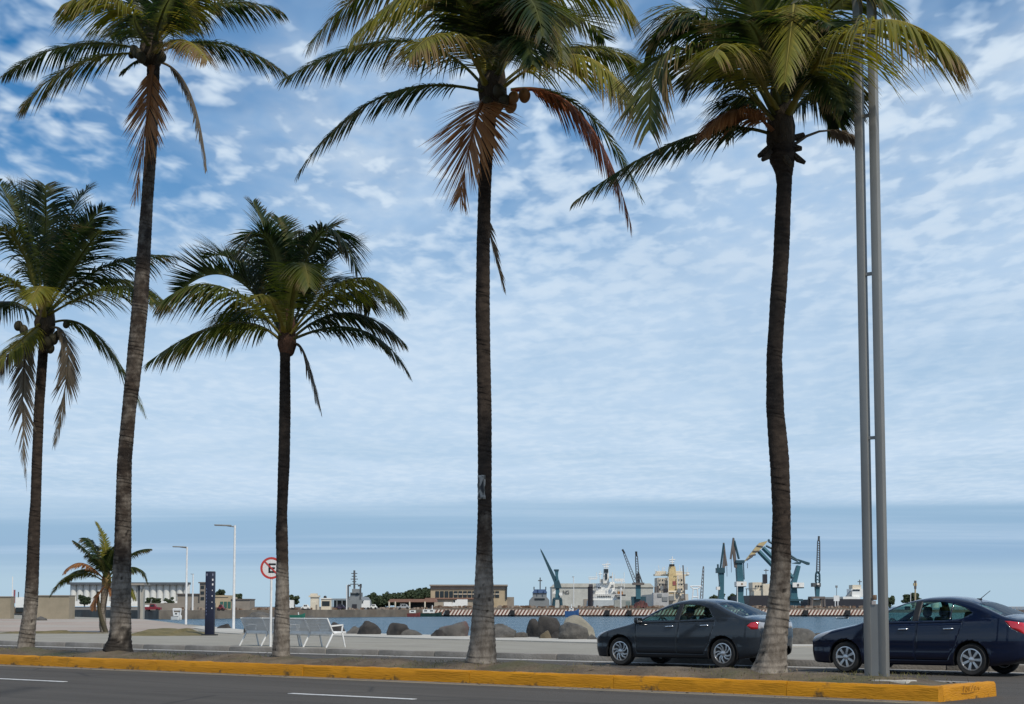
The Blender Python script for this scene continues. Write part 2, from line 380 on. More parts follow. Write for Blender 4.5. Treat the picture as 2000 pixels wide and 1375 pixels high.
# the planted median with its yellow kerb
def yellow_kerb():
    root = tag(empty('yellow_kerb', (KE, KT, 0)), 'long chipped yellow painted kerb round the palm strip', 'kerb')
    W, H = 0.17, 0.215
    def stone(xa, xb, ya, yb, seed):
        R = random.Random(seed); bm = bmesh.new()
        along_x = (xb-xa) > (yb-ya); Lg = (xb-xa) if along_x else (yb-ya); n = max(4, int(Lg/0.16))
        prof = [(0.0, -0.05), (0.004, 0.08), (0.012, H-0.03), (0.035, H), (W-0.03, H+0.002), (W, H-0.03), (W, -0.05)]
        rows = []
        for i in range(n+1):
            s = i/n*(Lg-0.008)+0.004; row = []
            for k, (q, z) in enumerate(prof):
                j = R.gauss(0, 0.0035); jz = R.gauss(0, 0.0035) if z > 0 else 0
                if R.random() < 0.02 and 0.1 < z: j += 0.018; jz -= 0.014
                row.append(bm.verts.new((xa+s, ya+q+j, z+jz) if along_x else (xb-q-j, ya+s, z+jz)))
            rows.append(row)
        for A, B in zip(rows, rows[1:]):
            for k in range(len(prof)-1): bm.faces.new((A[k], A[k+1], B[k+1], B[k]))
        bm.faces.new(rows[0]); bm.faces.new(rows[-1][::-1])
        bmesh.ops.recalc_face_normals(bm, faces=bm.faces)
        bmesh.ops.translate(bm, verts=bm.verts, vec=(-KE, -KT, 0))
        return from_bm('kerb_stone', bm, M_yellow, root, smooth=35)
    x = KE; i = 0
    lens = [2.35, 3.1, 3.0, 4.1, 4.3, 3.6, 4.0]
    while x > -75:
        Ls = lens[i % len(lens)]; stone(x-Ls, x, KT, KT+W, 10+i); x -= Ls; i += 1
    stone(KE-W, KE, KT+0.175, MB, 99)
    # scrawled graffiti on the end face
    strokes = [[(0,0),(.05,.07),(.03,-.02),(-.01,-.05)],[(.09,.0),(.12,.045),(.15,.0),(.12,-.02),(.09,.0)],[(.17,.04),(.19,-.02),(.23,.06)],[(.25,-.02),(.32,.07)],[(.34,.03),(.36,-.01),(.40,.02),(.38,.05),(.34,.03)],[(.42,.0),(.46,.04),(.48,-.01),(.53,.035)],[(-.03,-.035),(.15,-.045),(.34,-.03)]]
    for st in strokes:
        bm = bmesh.new(); add_tube(bm, [(0.001, 21.42-KT+a*1.15, 0.125+b) for a, b in st], 0.0028, 5)
        from_bm('graffiti_stroke', bm, mat('graffiti_ink', (0.20,0.09,0.01), 0.8), root)
    # back kerb, unpainted on its inner side
    bk = bmesh.new(); 
    x = KE-0.2; i = 0
    me = None
    while x > -75:
        bm = bmesh.new(); add_box(bm, (x-1.5-KE, MB-0.075-KT, 0.075), (2.99, 0.15, 0.25), bev=0.02)
        from_bm('back_stone', bm, M_kerbg, root, smooth=40); x -= 3.0
    bk.free()
    return root
yellow_kerb()
def median_soil():
    bm = bmesh.new(); R = random.Random(4); x0, x1, y0, y1 = -75.0, KE-0.16, KT+0.15, MB-0.14
    nx, ny = 300, 9; G = []
    for j in range(ny+1):
        row = []
        for i in range(nx+1):
            x = x0+(x1-x0)*(i/nx); y = y0+(y1-y0)*j/ny
            e = math.sin(math.pi*j/ny)*max(0.0, min(1.0, (x1-x)/1.6))
            z = 0.165+e**0.8*(0.15+0.02*math.sin(x*1.7)+0.018*math.sin(x*4.3+y*3)+0.012*math.sin(x*9.1))+R.gauss(0, 0.009)
            row.append(bm.verts.new((x, y, z)))
        G.append(row)
    for j in range(ny):
        for i in range(nx): bm.faces.new((G[j][i], G[j][i+1], G[j+1][i+1], G[j+1][i]))
    return tag(from_bm('median_soil', bm, M_dirt, smooth=70), kind='structure')
median_soil()
def dry_grass():
    bm = bmesh.new(); R = random.Random(5)
    for _ in range(9000):
        x = R.uniform(-60, KE-0.3); y = KT+0.2+(MB-0.4-KT)*R.random()
        if math.sin(x*0.9)+math.sin(x*2.3+1)+R.gauss(0, 0.6) < 0.25: continue
        h = R.uniform(0.02, 0.075); a = R.uniform(0, 6.28); w = 0.006
        c = Vector((x, y, 0.16+0.15*math.sin(math.pi*(y-KT-0.15)/(MB-KT-0.29))**0.8)); d = Vector((math.cos(a), math.sin(a), 0)); l = Vector((R.gauss(0, .03), R.gauss(0, .03), h))
        bm.faces.new((bm.verts.new(c-d*w), bm.verts.new(c+d*w), bm.verts.new(c+l)))
    return tag(from_bm('dry_grass', bm, mat('grass_blades', (0.16,0.14,0.05), 0.9, (0.09,0.10,0.03), 1.0)), 'sparse dry grass on the palm strip soil', 'grass', None, 'stuff')
dry_grass()

def leaf_litter():
    bm = bmesh.new(); R = random.Random(21)
    for _ in range(900):
        y = R.choice([R.uniform(KT+0.2, MB-0.2), R.uniform(30.0, 30.8), R.uniform(KT-0.4, KT-0.02), R.uniform(KT+0.2, MB-0.2)]); x = R.uniform(-55, KE-0.4)
        z = 0.01 if (y < KT or y > 25) else 0.165+0.16*math.sin(math.pi*max(0, min(1, (y-KT-0.15)/(MB-KT-0.29))))**0.8*max(0.0, min(1.0, (KE-0.16-x)/1.6))+0.015
        a = R.uniform(0, 6.28); l = R.uniform(0.02, 0.09); d = Vector((math.cos(a), math.sin(a), R.uniform(-.1, .3)))*l; w = Vector((-math.sin(a), math.cos(a), R.uniform(-.2, .3)))*R.uniform(0.006, 0.02); c = Vector((x, y, z))
        bm.faces.new((bm.verts.new(c-d), bm.verts.new(c+w), bm.verts.new(c+d), bm.verts.new(c-w)))
    tag(from_bm('leaf_litter', bm, mat('dry_litter', (0.20,0.15,0.09), 0.9, (0.09,0.06,0.035), 3.0)), 'scattered dry leaf litter along the kerbs and palm strip', 'litter', None, 'stuff')
leaf_litter()
# ------------------------------------------------------------------ palms
def leaf_mat():
    m = bpy.data.materials.new('palm_leaf'); m.use_nodes = True
    nt = m.node_tree; N = nt.nodes.new; L = nt.links.new; b = nt.nodes['Principled BSDF']
    a = N('ShaderNodeVertexColor'); a.layer_name = 'Col'
    b.inputs['Roughness'].default_value = 0.5; b.inputs['Specular IOR Level'].default_value = 0.35
    L(a.outputs[0], b.inputs['Base Color'])
    t = N('ShaderNodeBsdfTranslucent'); hs = N('ShaderNodeHueSaturation'); hs.inputs['Value'].default_value = 1.5; hs.inputs['Saturation'].default_value = 1.1
    L(a.outputs[0], hs.inputs['Color']); L(hs.outputs[0], t.inputs[0])
    mx = N('ShaderNodeMixShader'); mx.inputs[0].default_value = 0.42
    L(b.outputs[0], mx.inputs[1]); L(t.outputs[0], mx.inputs[2]); L(mx.outputs[0], nt.nodes['Material Output'].inputs[0])
    return m
M_leaf = leaf_mat()
def trunk_mat():
    m = bpy.data.materials.new('palm_bark'); m.use_nodes = True
    nt = m.node_tree; N = nt.nodes.new; L = nt.links.new; b = nt.nodes['Principled BSDF']
    b.inputs['Roughness'].default_value = 0.93; b.inputs['Specular IOR Level'].default_value = 0.15
    tc = N('ShaderNodeTexCoord')
    def noise(sc, det, stretch=(1,1,1), rough=0.6):
        mp = N('ShaderNodeMapping'); L(tc.outputs['Object'], mp.inputs[0]); mp.inputs[3].default_value = stretch
        n = N('ShaderNodeTexNoise'); L(mp.outputs[0], n.inputs[0]); n.inputs['Scale'].default_value = sc; n.inputs['Detail'].default_value = det; n.inputs['Roughness'].default_value = rough
        return n.outputs[0]
    def rng(x, lo, hi, a=0.0, c=1.0):
        r = N('ShaderNodeMapRange'); L(x, r.inputs[0]); r.inputs[1].default_value = lo; r.inputs[2].default_value = hi; r.inputs[3].default_value = a; r.inputs[4].default_value = c; return r.outputs[0]
    def mix(f, a, c):
        n = N('ShaderNodeMix'); n.data_type = 'RGBA'
        if isinstance(f, float): n.inputs[0].default_value = f
        else: L(f, n.inputs[0])
        for i, v in ((6, a), (7, c)):
            if isinstance(v, tuple): n.inputs[i].default_value = (*v, 1)
            else: L(v, n.inputs[i])
        return n.outputs[2]
    at_ = N('ShaderNodeVertexColor'); at_.layer_name = 'Col'
    sep = N('ShaderNodeSeparateColor'); L(at_.outputs[0], sep.inputs[0])   # R: pale wash, G: ring groove, B: dark tint
    upper = mix(rng(noise(5, 7, (1,1,2.5)), 0.35, 0.65), (0.022,0.017,0.014), (0.058,0.044,0.034))
    wash = mix(rng(noise(6, 8, (1,1,0.6), 0.7), 0.36, 0.62), (0.10,0.082,0.065), (0.27,0.235,0.195))
    n_edge = noise(3.2, 6)
    ad = N('ShaderNodeMath'); ad.operation = 'ADD'; L(sep.outputs[0], ad.inputs[0]); L(rng(n_edge, 0.3, 0.7, -0.35, 0.35), ad.inputs[1])
    c = mix(rng(ad.outputs[0], 0.25, 0.75), upper, wash)
    mo = N('ShaderNodeMath'); mo.operation = 'MULTIPLY'; L(sep.outputs[1], mo.inputs[0]); L(rng(noise(4, 3), 0.35, 0.7, 0.3, 1.0), mo.inputs[1])
    c = mix(mo.outputs[0], c, (0.05,0.038,0.03))
    c = mix(sep.outputs[2], c, (0.012,0.010,0.009))
    L(c, b.inputs['Base Color'])
    bp = N('ShaderNodeBump'); bp.inputs['Strength'].default_value = 0.8; bp.inputs['Distance'].default_value = 0.03
    L(noise(14, 6, (1,1,0.4)), bp.inputs['Height']); L(bp.outputs[0], b.inputs['Normal'])
    return m
M_bark = trunk_mat()
M_husk = mat('coconut_husk', (0.20,0.09,0.022), 0.55, (0.27,0.12,0.03), 6, 0.2)
M_husk_d = mat('dark_husk', (0.035,0.028,0.016), 0.7, (0.06,0.05,0.02), 6, 0.2)
M_fibre = mat('leaf_sheath_fibre', (0.035,0.026,0.017), 0.95, (0.085,0.06,0.035), 9, 0.8, 40, stretch=(1,1,0.3))
M_fibre_r = mat('rusty_fibre', (0.16,0.075,0.045), 0.95, (0.09,0.05,0.032), 7, 0.8, 40, stretch=(1,1,0.3))

def interp(tab, x):
    if x <= tab[0][0]: return tab[0][1:]
    for a, b in zip(tab, tab[1:]):
        if x <= b[0]:
            f = (x-a[0])/(b[0]-a[0]); f2 = f
            return tuple(p+(q-p)*f2 for p, q in zip(a[1:], b[1:]))
    return tab[-1][1:]
def make_trunk(root, rows, D, pale_top, seed, base_dark=0.0, holes=14, flare_dark=0.0, tone=0.0):
    """rows: (photo y, left x, right x) down the trunk; turned into a leaning, ringed stem"""
    R = random.Random(seed)
    pts = []
    for y, l, r in rows:
        p = at((l+r)/2, y, D); pts.append((p.z, p.x, p.y, (r-l)/2/FPX*D))
    pts.sort()
    z0, z1 = pts[0][0]-0.15, pts[-1][0]
    n = 28; bm = bmesh.new(); rings = []; info = []
    z = z0; nxt = z0; step = 0.022; groove_at = []
    q = z0
    while q < z1: q += R.uniform(0.07, 0.15); groove_at.append(q)
    hs = [(R.uniform(z0+0.1, min(z1, z0+3.0)), R.uniform(0, 6.28), R.uniform(0.018, 0.05), R.uniform(0.012, 0.03)) for _ in range(holes)]
    gi = 0; last = z0
    rings_n = int((z1-z0)/step)
    wob = [(R.uniform(0, 6.28), R.uniform(0.6, 2.0)) for _ in range(3)]
    base = root.location
    cols = []
    for i in range(rings_n+1):
        z = z0 + i*step
        while gi < len(groove_at)-1 and z > groove_at[gi]: last = groove_at[gi]; gi += 1
        seg = max(0.03, groove_at[gi]-last); f = (z-last)/seg
        x, y, rad = interp(pts, z)
        prof = 1.0 + 0.05*(0.5-f)                       # each ring flares and steps in
        row = []
        h01 = (z-z0)/max(0.1, pale_top-z0)
        for k in range(n):
            a = 2*math.pi*k/n
            lump = 1 + 0.02*math.sin(3*a+z*2.1+wob[0][0]) + 0.018*math.sin(2*a-z*1.3+wob[1][0])
            if z < z0+0.9:                                # buttressed foot
                lump += 0.06*(1-(z-z0)/0.9)*math.sin(5*a+wob[2][0])
            zz = z + 0.03*math.sin(a+wob[0][0]*2+gi*0.7)
            rr = rad*prof*lump*(1+R.gauss(0, 0.006))
            dk = 0.0
            for hz, ha, hh, hw in hs:
                da = (a-ha+math.pi) % (2*math.pi)-math.pi
                e = ((z-hz)/hh)**2+(da*rad/hw)**2
                if e < 1: dk = max(dk, 1-e*0.4); rr -= 0.018*(1-e)
            row.append(bm.verts.new((x-base.x+rr*math.cos(a), y-base.y+rr*math.sin(a), zz-base.z)))
            g = max(0.0, 1-abs(f)/0.16) if f < 0.5 else max(0.0, 1-abs(1-f)/0.16)
            pale = max(tone, min(1.0, (1.45-h01)*1.15))
            fl = 0.0
            if flare_dark and z < z0+0.75: fl = 1.25*flare_dark*max(0, min(1, (0.78-(z-z0))/0.28 + 0.55*math.sin(3*a+z*9+1)+0.35*math.sin(7*a-z*17)))
            cols.append((pale, g*(0.95 if pale < 0.5 else 0.6), min(1, dk+fl*0.75+base_dark), 1))
        rings.append(row)
    for A, B in zip(rings, rings[1:]):
        for k in range(n): bm.faces.new((A[k], A[(k+1) % n], B[(k+1) % n], B[k]))
    bm.faces.new(rings[-1])
    me = bpy.data.meshes.new('trunk'); bm.verts.index_update(); bm.to_mesh(me); bm.free()
    ca = me.color_attributes.new('Col', 'FLOAT_COLOR', 'POINT')
    ca.data.foreach_set('color', [c for q in cols for c in q])
    smooth_shade(me, 80)
    return new_obj('trunk', me, M_bark, root)

GREEN = ((0.013,0.030,0.008), (0.030,0.052,0.010))
YELLOW = ((0.125,0.135,0.018), (0.25,0.225,0.034))
OLIVE = ((0.045,0.065,0.010), (0.095,0.11,0.016))
DEAD = ((0.27,0.12,0.05), (0.40,0.21,0.095))
GREY = ((0.13,0.105,0.075), (0.21,0.17,0.12))
RUST = ((0.24,0.08,0.035), (0.15,0.055,0.03))
TIPB = (0.22,0.145,0.07)
PAL = dict(g=GREEN, y=YELLOW, o=OLIVE, d=DEAD, s=GREY, r=RUST)
RACH = dict(g=(0.13,0.14,0.04), y=(0.33,0.28,0.06), o=(0.22,0.2,0.05), d=(0.30,0.14,0.06), s=(0.2,0.16,0.11), r=(0.26,0.09,0.04))

def make_frond(root, base, mid, tip, kind='g', seed=0, leaf=0.75, droop=0.85, roll=0.0, lift=0.2, pet=0.12, n=62, thin=0.04, brown=0.25, brad=0.04, sweep=0.5, wmul=1.0):
    R = random.Random(seed); n = int(n*1.75)
    base, mid, tip = Vector(base), Vector(mid), Vector(tip)
    ctl = mid*2-(base+tip)*0.5
    P = lambda t: base*(1-t)**2 + ctl*2*t*(1-t) + tip*t*t
    dP = lambda t: (ctl-base)*2*(1-t) + (tip-ctl)*2*t
    off = root.location
    bm = bmesh.new(); rings = []; frames = []; cols = []
    c0, c1 = PAL[kind]; rc = RACH[kind]
    Lg = sum((P((i+1)/20)-P(i/20)).length for i in range(20))
    up = Vector((0,0,1)); prevS = None
    ts = [0.0, pet*0.35, pet*0.7] + [pet+(1-pet)*(i/n)**0.97 for i in range(n+1)]
    def vert(p, c):
        v = bm.verts.new(p-off); cols.append((*c, 1)); return v
    for t in ts:
        T = dP(t).normalized(); S = T.cross(up)
        if S.length < 0.25:
            ref = prevS if prevS is not None else Vector((CY_, SY_, 0))
            S = S*1.0+(ref-T*ref.dot(T))*0.6
        S.normalize()
        if prevS is not None and S.dot(prevS) < 0: S = -S
        prevS = S
        Nn = S.cross(T).normalized()
        q = Quaternion(T, roll*(0.4+0.6*t))
        S2, N2 = q @ S, q @ Nn
        r = brad*(1-t)**0.8+0.0035; p = P(t)
        wide = 1.5 if t < pet*0.5 else 1.0
        rings.append([vert(p+S2*r*wide, rc), vert(p+N2*r*0.7, rc), vert(p-S2*r*wide, rc), vert(p-N2*r*0.7, rc)])
        frames.append((p, T, S2, N2, t))
    for A, B in zip(rings, rings[1:]):
        for k in range(4): bm.faces.new((A[k], A[(k+1) % 4], B[(k+1) % 4], B[k]))
    g = Vector((0,0,-1)); ph = [R.uniform(0, 6.28) for _ in range(8)]
    gaps = [(R.random(), R.uniform(0.008, 0.03)) for _ in range(R.randint(0, 3))]
    for i in range(3, len(frames)-1):
        p, T, S, Nn, t = frames[i]
        s = (t-pet)/(1-pet)
        env = (0.45+0.55*min(1, s/0.16))*(1-0.72*max(0, (s-0.62)/0.38)**1.4)
        for side in (1, -1):
            if R.random() < thin or any(abs(s-gc) < gw and (gc*97 % 1 < 0.5) == (side > 0) for gc, gw in gaps): continue
            wob_ = math.sin(s*23+ph[0]+side)*0.5+math.sin(s*51+ph[1]*side)*0.5
            ll = leaf*(1.02 if kind == 'g' else 1.12)*env*R.uniform(0.82, 1.08)
            al = math.radians(8+44*sweep+20*s) + R.gauss(0, 0.045) + 0.05*wob_
            D0 = (S*side*math.cos(al) + T*math.sin(al) + Nn*(lift+R.gauss(0, 0.06)+0.06*math.sin(s*17+ph[2]*side))).normalized()
            a = rings[i][0 if side == 1 else 2]; b = rings[i+1][0 if side == 1 else 2]
            mixc = R.random(); col = [c0[k]+(c1[k]-c0[k])*mixc for k in range(3)]
            segs = 4; pos = (a.co+b.co)/2; prev = (a, b); dirv = D0
            e0 = T*0.5
            w0 = min(0.055, 0.030*wmul*(0.75+0.5*env))
            dr = droop*R.uniform(0.75, 1.25)*(1+0.12*math.sin(s*31+ph[3]+side))
            for k in range(1, segs+1):
                f = k/segs
                dirv = (D0+g*dr*(f**0.85)*1.35).normalized()
                pos = pos+dirv*(ll/segs)
                tb = max(0.0, (f-(1-brown*(0.6+0.8*s)*R.uniform(0.6, 1.3)))/0.25); tb = min(1, tb)
                cc = [col[q2]*(1-tb)+TIPB[q2]*tb for q2 in range(3)] if kind in 'gyo' else col
                wd = (T-dirv*T.dot(dirv))
                wd = wd.normalized() if wd.length > 1e-3 else S
                w = w0*(1-f**2.2)*0.5
                if k < segs:
                    cur = (vert(pos+off-wd*w, cc), vert(pos+off+wd*w, cc))
                    bm.faces.new((prev[0], prev[1], cur[1], cur[0])); prev = cur
                else:
                    tv = vert(pos+off, cc); bm.faces.new((prev[0], prev[1], tv))
    bm.verts.index_update()
    me = bpy.data.meshes.new('frond'); bm.to_mesh(me); bm.free()
    ca = me.color_attributes.new('Col', 'FLOAT_COLOR', 'POINT'); ca.data.foreach_set('color', [c for q in cols for c in q])
    smooth_shade(me)
    return new_obj('frond', me, M_leaf, root)

def coconut(root, p, r, m, seed):
    R = random.Random(seed); bm = bmesh.new(); r *= 0.84
    bmesh.ops.create_icosphere(bm, subdivisions=3, radius=1.0)
    for v in bm.verts:
        a = math.atan2(v.co.y, v.co.x); k = 1+0.05*math.cos(3*a)*(1-v.co.z**2)
        v.co = Vector((v.co.x*k*r, v.co.y*k*r, v.co.z*r*1.22*(1 if v.co.z > 0 else 1.08)))
    M = Matrix.Rotation(R.uniform(-0.5, 0.5), 4, 'X') @ Matrix.Rotation(R.uniform(0, 3), 4, 'Z'); bmesh.ops.transform(bm, matrix=M, verts=bm.verts)
    return from_bm('coconut', bm, m, root, Vector(p)-root.location, smooth=180)

def palm(spec):
    """spec: trunk rows, crown centre and fronds as traced, D metres away (each frond has its own reach towards or away from the viewer)"""
    rows = spec['rows']; D = spec['D']
    b = at((rows[0][1]+rows[0][2])/2, rows[0][0], D)
    root = empty('palm_tree', (b.x, b.y, spec['z0'])); tag(root, spec['label'], 'palm tree', spec.get('group', 'coconut palms'))
    make_trunk(root, rows, D, at(0, spec['pale'], D).z, spec['seed'], holes=spec.get('holes', 14), flare_dark=spec.get('flare', 0), tone=spec.get('tone', 0.0))
    cx, cy = spec['c']; k = D/FPX
    C = at(cx, cy, D)
    # leaf-sheath heart
    bm = bmesh.new(); h = spec.get('heart', 0.9); r0 = spec.get('hr', 0.26); R = random.Random(spec['seed'])
    prof = [(0.05, -0.30*h), (r0*0.75, -0.22*h), (r0*0.98, -0.05*h), (r0, 0.15*h), (r0*0.8, 0.45*h), (r0*0.45, 0.8*h), (r0*0.15, 1.05*h)]
    rs = add_lathe(bm, prof, 18)
    for ring in rs:
        for v in ring: v.co.x *= R.uniform(0.85, 1.15); v.co.y *= R.uniform(0.85, 1.15); v.co.z += R.gauss(0, 0.02)
    from_bm('crown', bm, spec.get('heartmat', M_fibre), root, C-root.location, smooth=60)
    right = Vector((CY_, SY_, 0)); fw = Vector((-SY_, CY_, 0))
    for i, fr in enumerate(spec['fronds']):
        bx, by, mx, my, tx, ty, dm, dt, kind = fr[:9]; kw = dict(spec.get('kw', {})); kw.update(fr[9] if len(fr) > 9 else {})
        B = at(bx, by, D + (0.35 if dm > 0.2 else (-0.25 if dm < -0.2 else 0))*0.6)
        B = C + (B-C)*1.0
        Mi = at(mx, my, D+dm); Ti = at(tx, ty, D+dt)
        make_frond(root, B, Mi, Ti, kind, spec['seed']*100+i, **kw)
    for j, (x, y, dd, rr, dk) in enumerate(spec.get('nuts', [])):
        coconut(root, at(x, y, D+dd), rr, M_husk_d if dk else M_husk, spec['seed']*7+j)
    for j, (xa, ya, xb, yb, dd) in enumerate(spec.get('stubs', [])):
        bm = bmesh.new(); a = at(xa, ya, D+dd*0.4); e = at(xb, yb, D+dd)
        add_tube(bm, [a-root.location, (a+e)/2-root.location+Vector((0,0,-0.02)), e-root.location], [0.05, 0.06, 0.035], 6)
        from_bm('leaf_stub', bm, M_fibre, root, smooth=40)
    return root
def med_depth(px):  # distance of the palm row on the median
    return on_line(px, 21.7, 0.2)[1]

D1, D2, D3, D4, D5 = (med_depth(x) for x in (52, 229, 549, 939, 1500))
H = dict
palm(dict(label='tall slim palm nearest the left edge with grey dead fronds hanging', seed=11, D=D1, z0=0.18, pale=1150, c=(87,640), holes=6,
  rows=[(1274,32,67),(1250,36,68),(1180,47,74),(1100,52,76),(1040,55,78),(980,60,80),(900,62,82),(800,66,86),(700,74,93),(645,77,96)], hr=0.24, heart=0.9,
  kw=H(leaf=0.92, n=58),
  fronds=[
   (80,600,42,450,-6,352,1.0,1.4,'g',H(droop=.35,lift=.35)), (85,600,55,440,22,358,-.4,-.5,'g',H(droop=.35)), (87,590,90,440,88,362,.3,.5,'g',H(droop=.4,lift=.1)),
   (90,595,125,450,172,366,.6,1.0,'g',H(droop=.35)), (92,600,145,480,204,404,-.5,-.8,'g',H(droop=.5)), (92,600,120,500,150,440,1.6,2.6,'g',H(droop=.5)),
   (95,610,205,520,337,500,-.3,-.4,'g'), (95,612,215,545,330,598,.7,1.0,'o'), (95,615,225,560,300,590,-1.2,-1.9,'o'), (92,605,165,490,200,450,-1.2,-2.0,'g',H(droop=.4)),
   (98,632,190,655,281,803,.2,.3,'o',H(droop=.9,brown=.15)), (80,612,20,455,-50,490,-.8,-1.4,'o',H(droop=.7)), (76,618,0,540,-90,600,-.9,-1.4,'o'), (76,625,10,590,-60,640,.6,1.,'g'),
   (78,632,40,665,-15,715,-1.0,-1.6,'y',H(leaf=.75)), (76,635,20,690,-50,745,.6,1.0,'s',H(thin=.2,leaf=.7)),
   (86,622,82,560,60,592,-1.8,-3.0,'y',H(leaf=.7)), 
   (84,650,47,710,52,952,-.7,-.75,'s',H(leaf=.6,droop=.25,sweep=.9,thin=.12,lift=0,pet=.12)), (100,640,132,690,106,868,-.4,-.3,'s',H(leaf=.62,droop=.3,sweep=.9,thin=.12,lift=0)),
  ], nuts=[(104,662,-.35,.13,1),(92,668,-.4,.14,1),(112,655,-.2,.12,1),(36,636,-.3,.12,1),(46,644,-.3,.12,1),(130,633,-.1,.10,1),(98,680,-.3,.12,1)]))
palm(dict(label='tallest palm with a dark swollen foot and one rust brown frond hanging', seed=12, D=D2, z0=0.18, pale=1110, c=(297,108), holes=22, flare=0.95, tone=0.36,
  rows=[(1280,198,261),(1264,203,258),(1250,210,256),(1230,214,256),(1180,217,256),(1080,223,256),(980,226,256),(900,229,258),(800,238,266),(700,248,279),(600,258,289),(500,266,294),(400,275,299),(300,283,306),(200,286,310),(118,287,313)], hr=0.26, heart=1.0,
  kw=H(leaf=0.95, n=60),
  fronds=[
   (285,100,140,88,6,148,.3,.4,'g',H(leaf=.85)), (283,106,150,125,40,212,-.5,-.8,'o',H(brown=.4)), (288,85,225,5,130,5,-.8,-1.4,'y',H(leaf=1.25,droop=1.0)), (290,80,240,20,170,-60,.8,1.2,'g'),
   (293,75,262,10,215,-60,.3,.5,'g',H(droop=.5)), (298,70,300,0,292,-110,.4,.6,'g',H(droop=.4)), (300,75,325,10,345,-100,-.4,-.6,'g',H(droop=.4)), (305,80,350,25,410,-25,-.9,-1.5,'y',H(leaf=.7)),
   (307,88,420,10,553,24,.2,.3,'g',H(leaf=.9)), (305,80,380,0,470,-30,.9,1.4,'g'), (302,90,340,40,380,40,1.6,2.6,'g'), (290,90,250,55,215,70,1.6,2.6,'g'),
   (302,105,355,78,405,118,-1.8,-2.8,'y',H(leaf=.85,droop=1.0,brown=.8)), (307,104,430,85,562,146,.3,.4,'g',H(leaf=.8)),
   (315,122,372,185,404,335,.3,.3,'s',H(leaf=.5,droop=.7,lift=-.1,thin=.1)), (296,128,287,230,262,388,-.45,-.5,'d',H(leaf=.9,droop=.2,sweep=.95,lift=.0,n=60,brad=.05,wmul=.9,pet=.1,thin=.15)),
   (280,118,262,122,235,143,-.2,-.3,'g',H(leaf=.3,n=20)), (292,90,270,60,262,30,-1.5,-2.4,'g'), (303,80,320,20,340,-10,-1.6,-2.6,'g'),
  ], nuts=[(262,98,-.2,.12,1),(268,104,-.3,.12,1),(276,112,-.35,.13,1),(258,106,-.1,.1,1),(316,112,-.3,.12,1)]))
palm(dict(label='shorter palm with a full dark crown beside the round red sign', seed=13, D=D3, z0=0.18, pale=1105, c=(560,668), holes=26,
  rows=[(1286,531,568),(1262,533,567),(1180,537,565),(1100,540,563),(1040,539,562),(1000,541,561),(900,543,566),(800,545,568),(700,547,567),(672,546,572)], hr=0.19, heart=1.0, heartmat=M_fibre_r,
  kw=H(leaf=0.95, n=60),
  fronds=[
   (545,662,440,632,291,706,-.3,-.5,'o',H(leaf=.9,droop=1.1)), (548,655,430,560,312,592,-.8,-1.2,'o',H(leaf=1.0,droop=1.0)), (548,648,450,540,350,572,.5,.8,'g',H(droop=.0,lift=.55,leaf=.9)), (550,646,470,520,405,505,.9,1.4,'g',H(droop=.15,lift=.4,leaf=.8)),
   (556,640,532,500,494,394,.4,.6,'g',H(droop=.25,leaf=.75)), (554,642,525,470,462,500,-.5,-.8,'g',H(leaf=.85,droop=.5)), (560,636,556,500,545,425,1.0,1.6,'g',H(droop=.2,leaf=.6)), (563,638,600,490,655,440,.8,1.2,'g',H(droop=.3,leaf=.8)),
   (565,640,628,455,698,530,-.4,-.7,'g',H(leaf=1.0,droop=.8)), (567,645,630,520,680,485,.6,.9,'g',H(droop=.35)), (563,648,585,520,604,560,-1.8,-2.8,'o',H(leaf=.75,droop=.7)), (568,652,690,545,783,602,-.5,-.8,'y',H(leaf=.9,droop=1.1)), (568,655,680,572,725,600,.9,1.4,'g'),
   (572,660,680,612,788,668,.3,.4,'g',H(leaf=.9)), (574,662,705,645,800,733,-.3,-.4,'g',H(leaf=.62)), (578,672,600,705,627,803,.0,.0,'s',H(leaf=.5,droop=.5,lift=0,sweep=.7)), (556,650,527,585,497,582,-1.6,-2.5,'y',H(leaf=.5,droop=.8)),
   (556,645,525,540,510,470,1.5,2.2,'g',H(droop=.3)), (566,648,625,560,640,545,1.3,2.1,'g',H(droop=.5)), (562,640,575,530,600,470,.0,.0,'g',H(droop=.2,leaf=.75)),
   (552,655,480,605,430,640,1.2,1.9,'g'),
  ], nuts=[]))
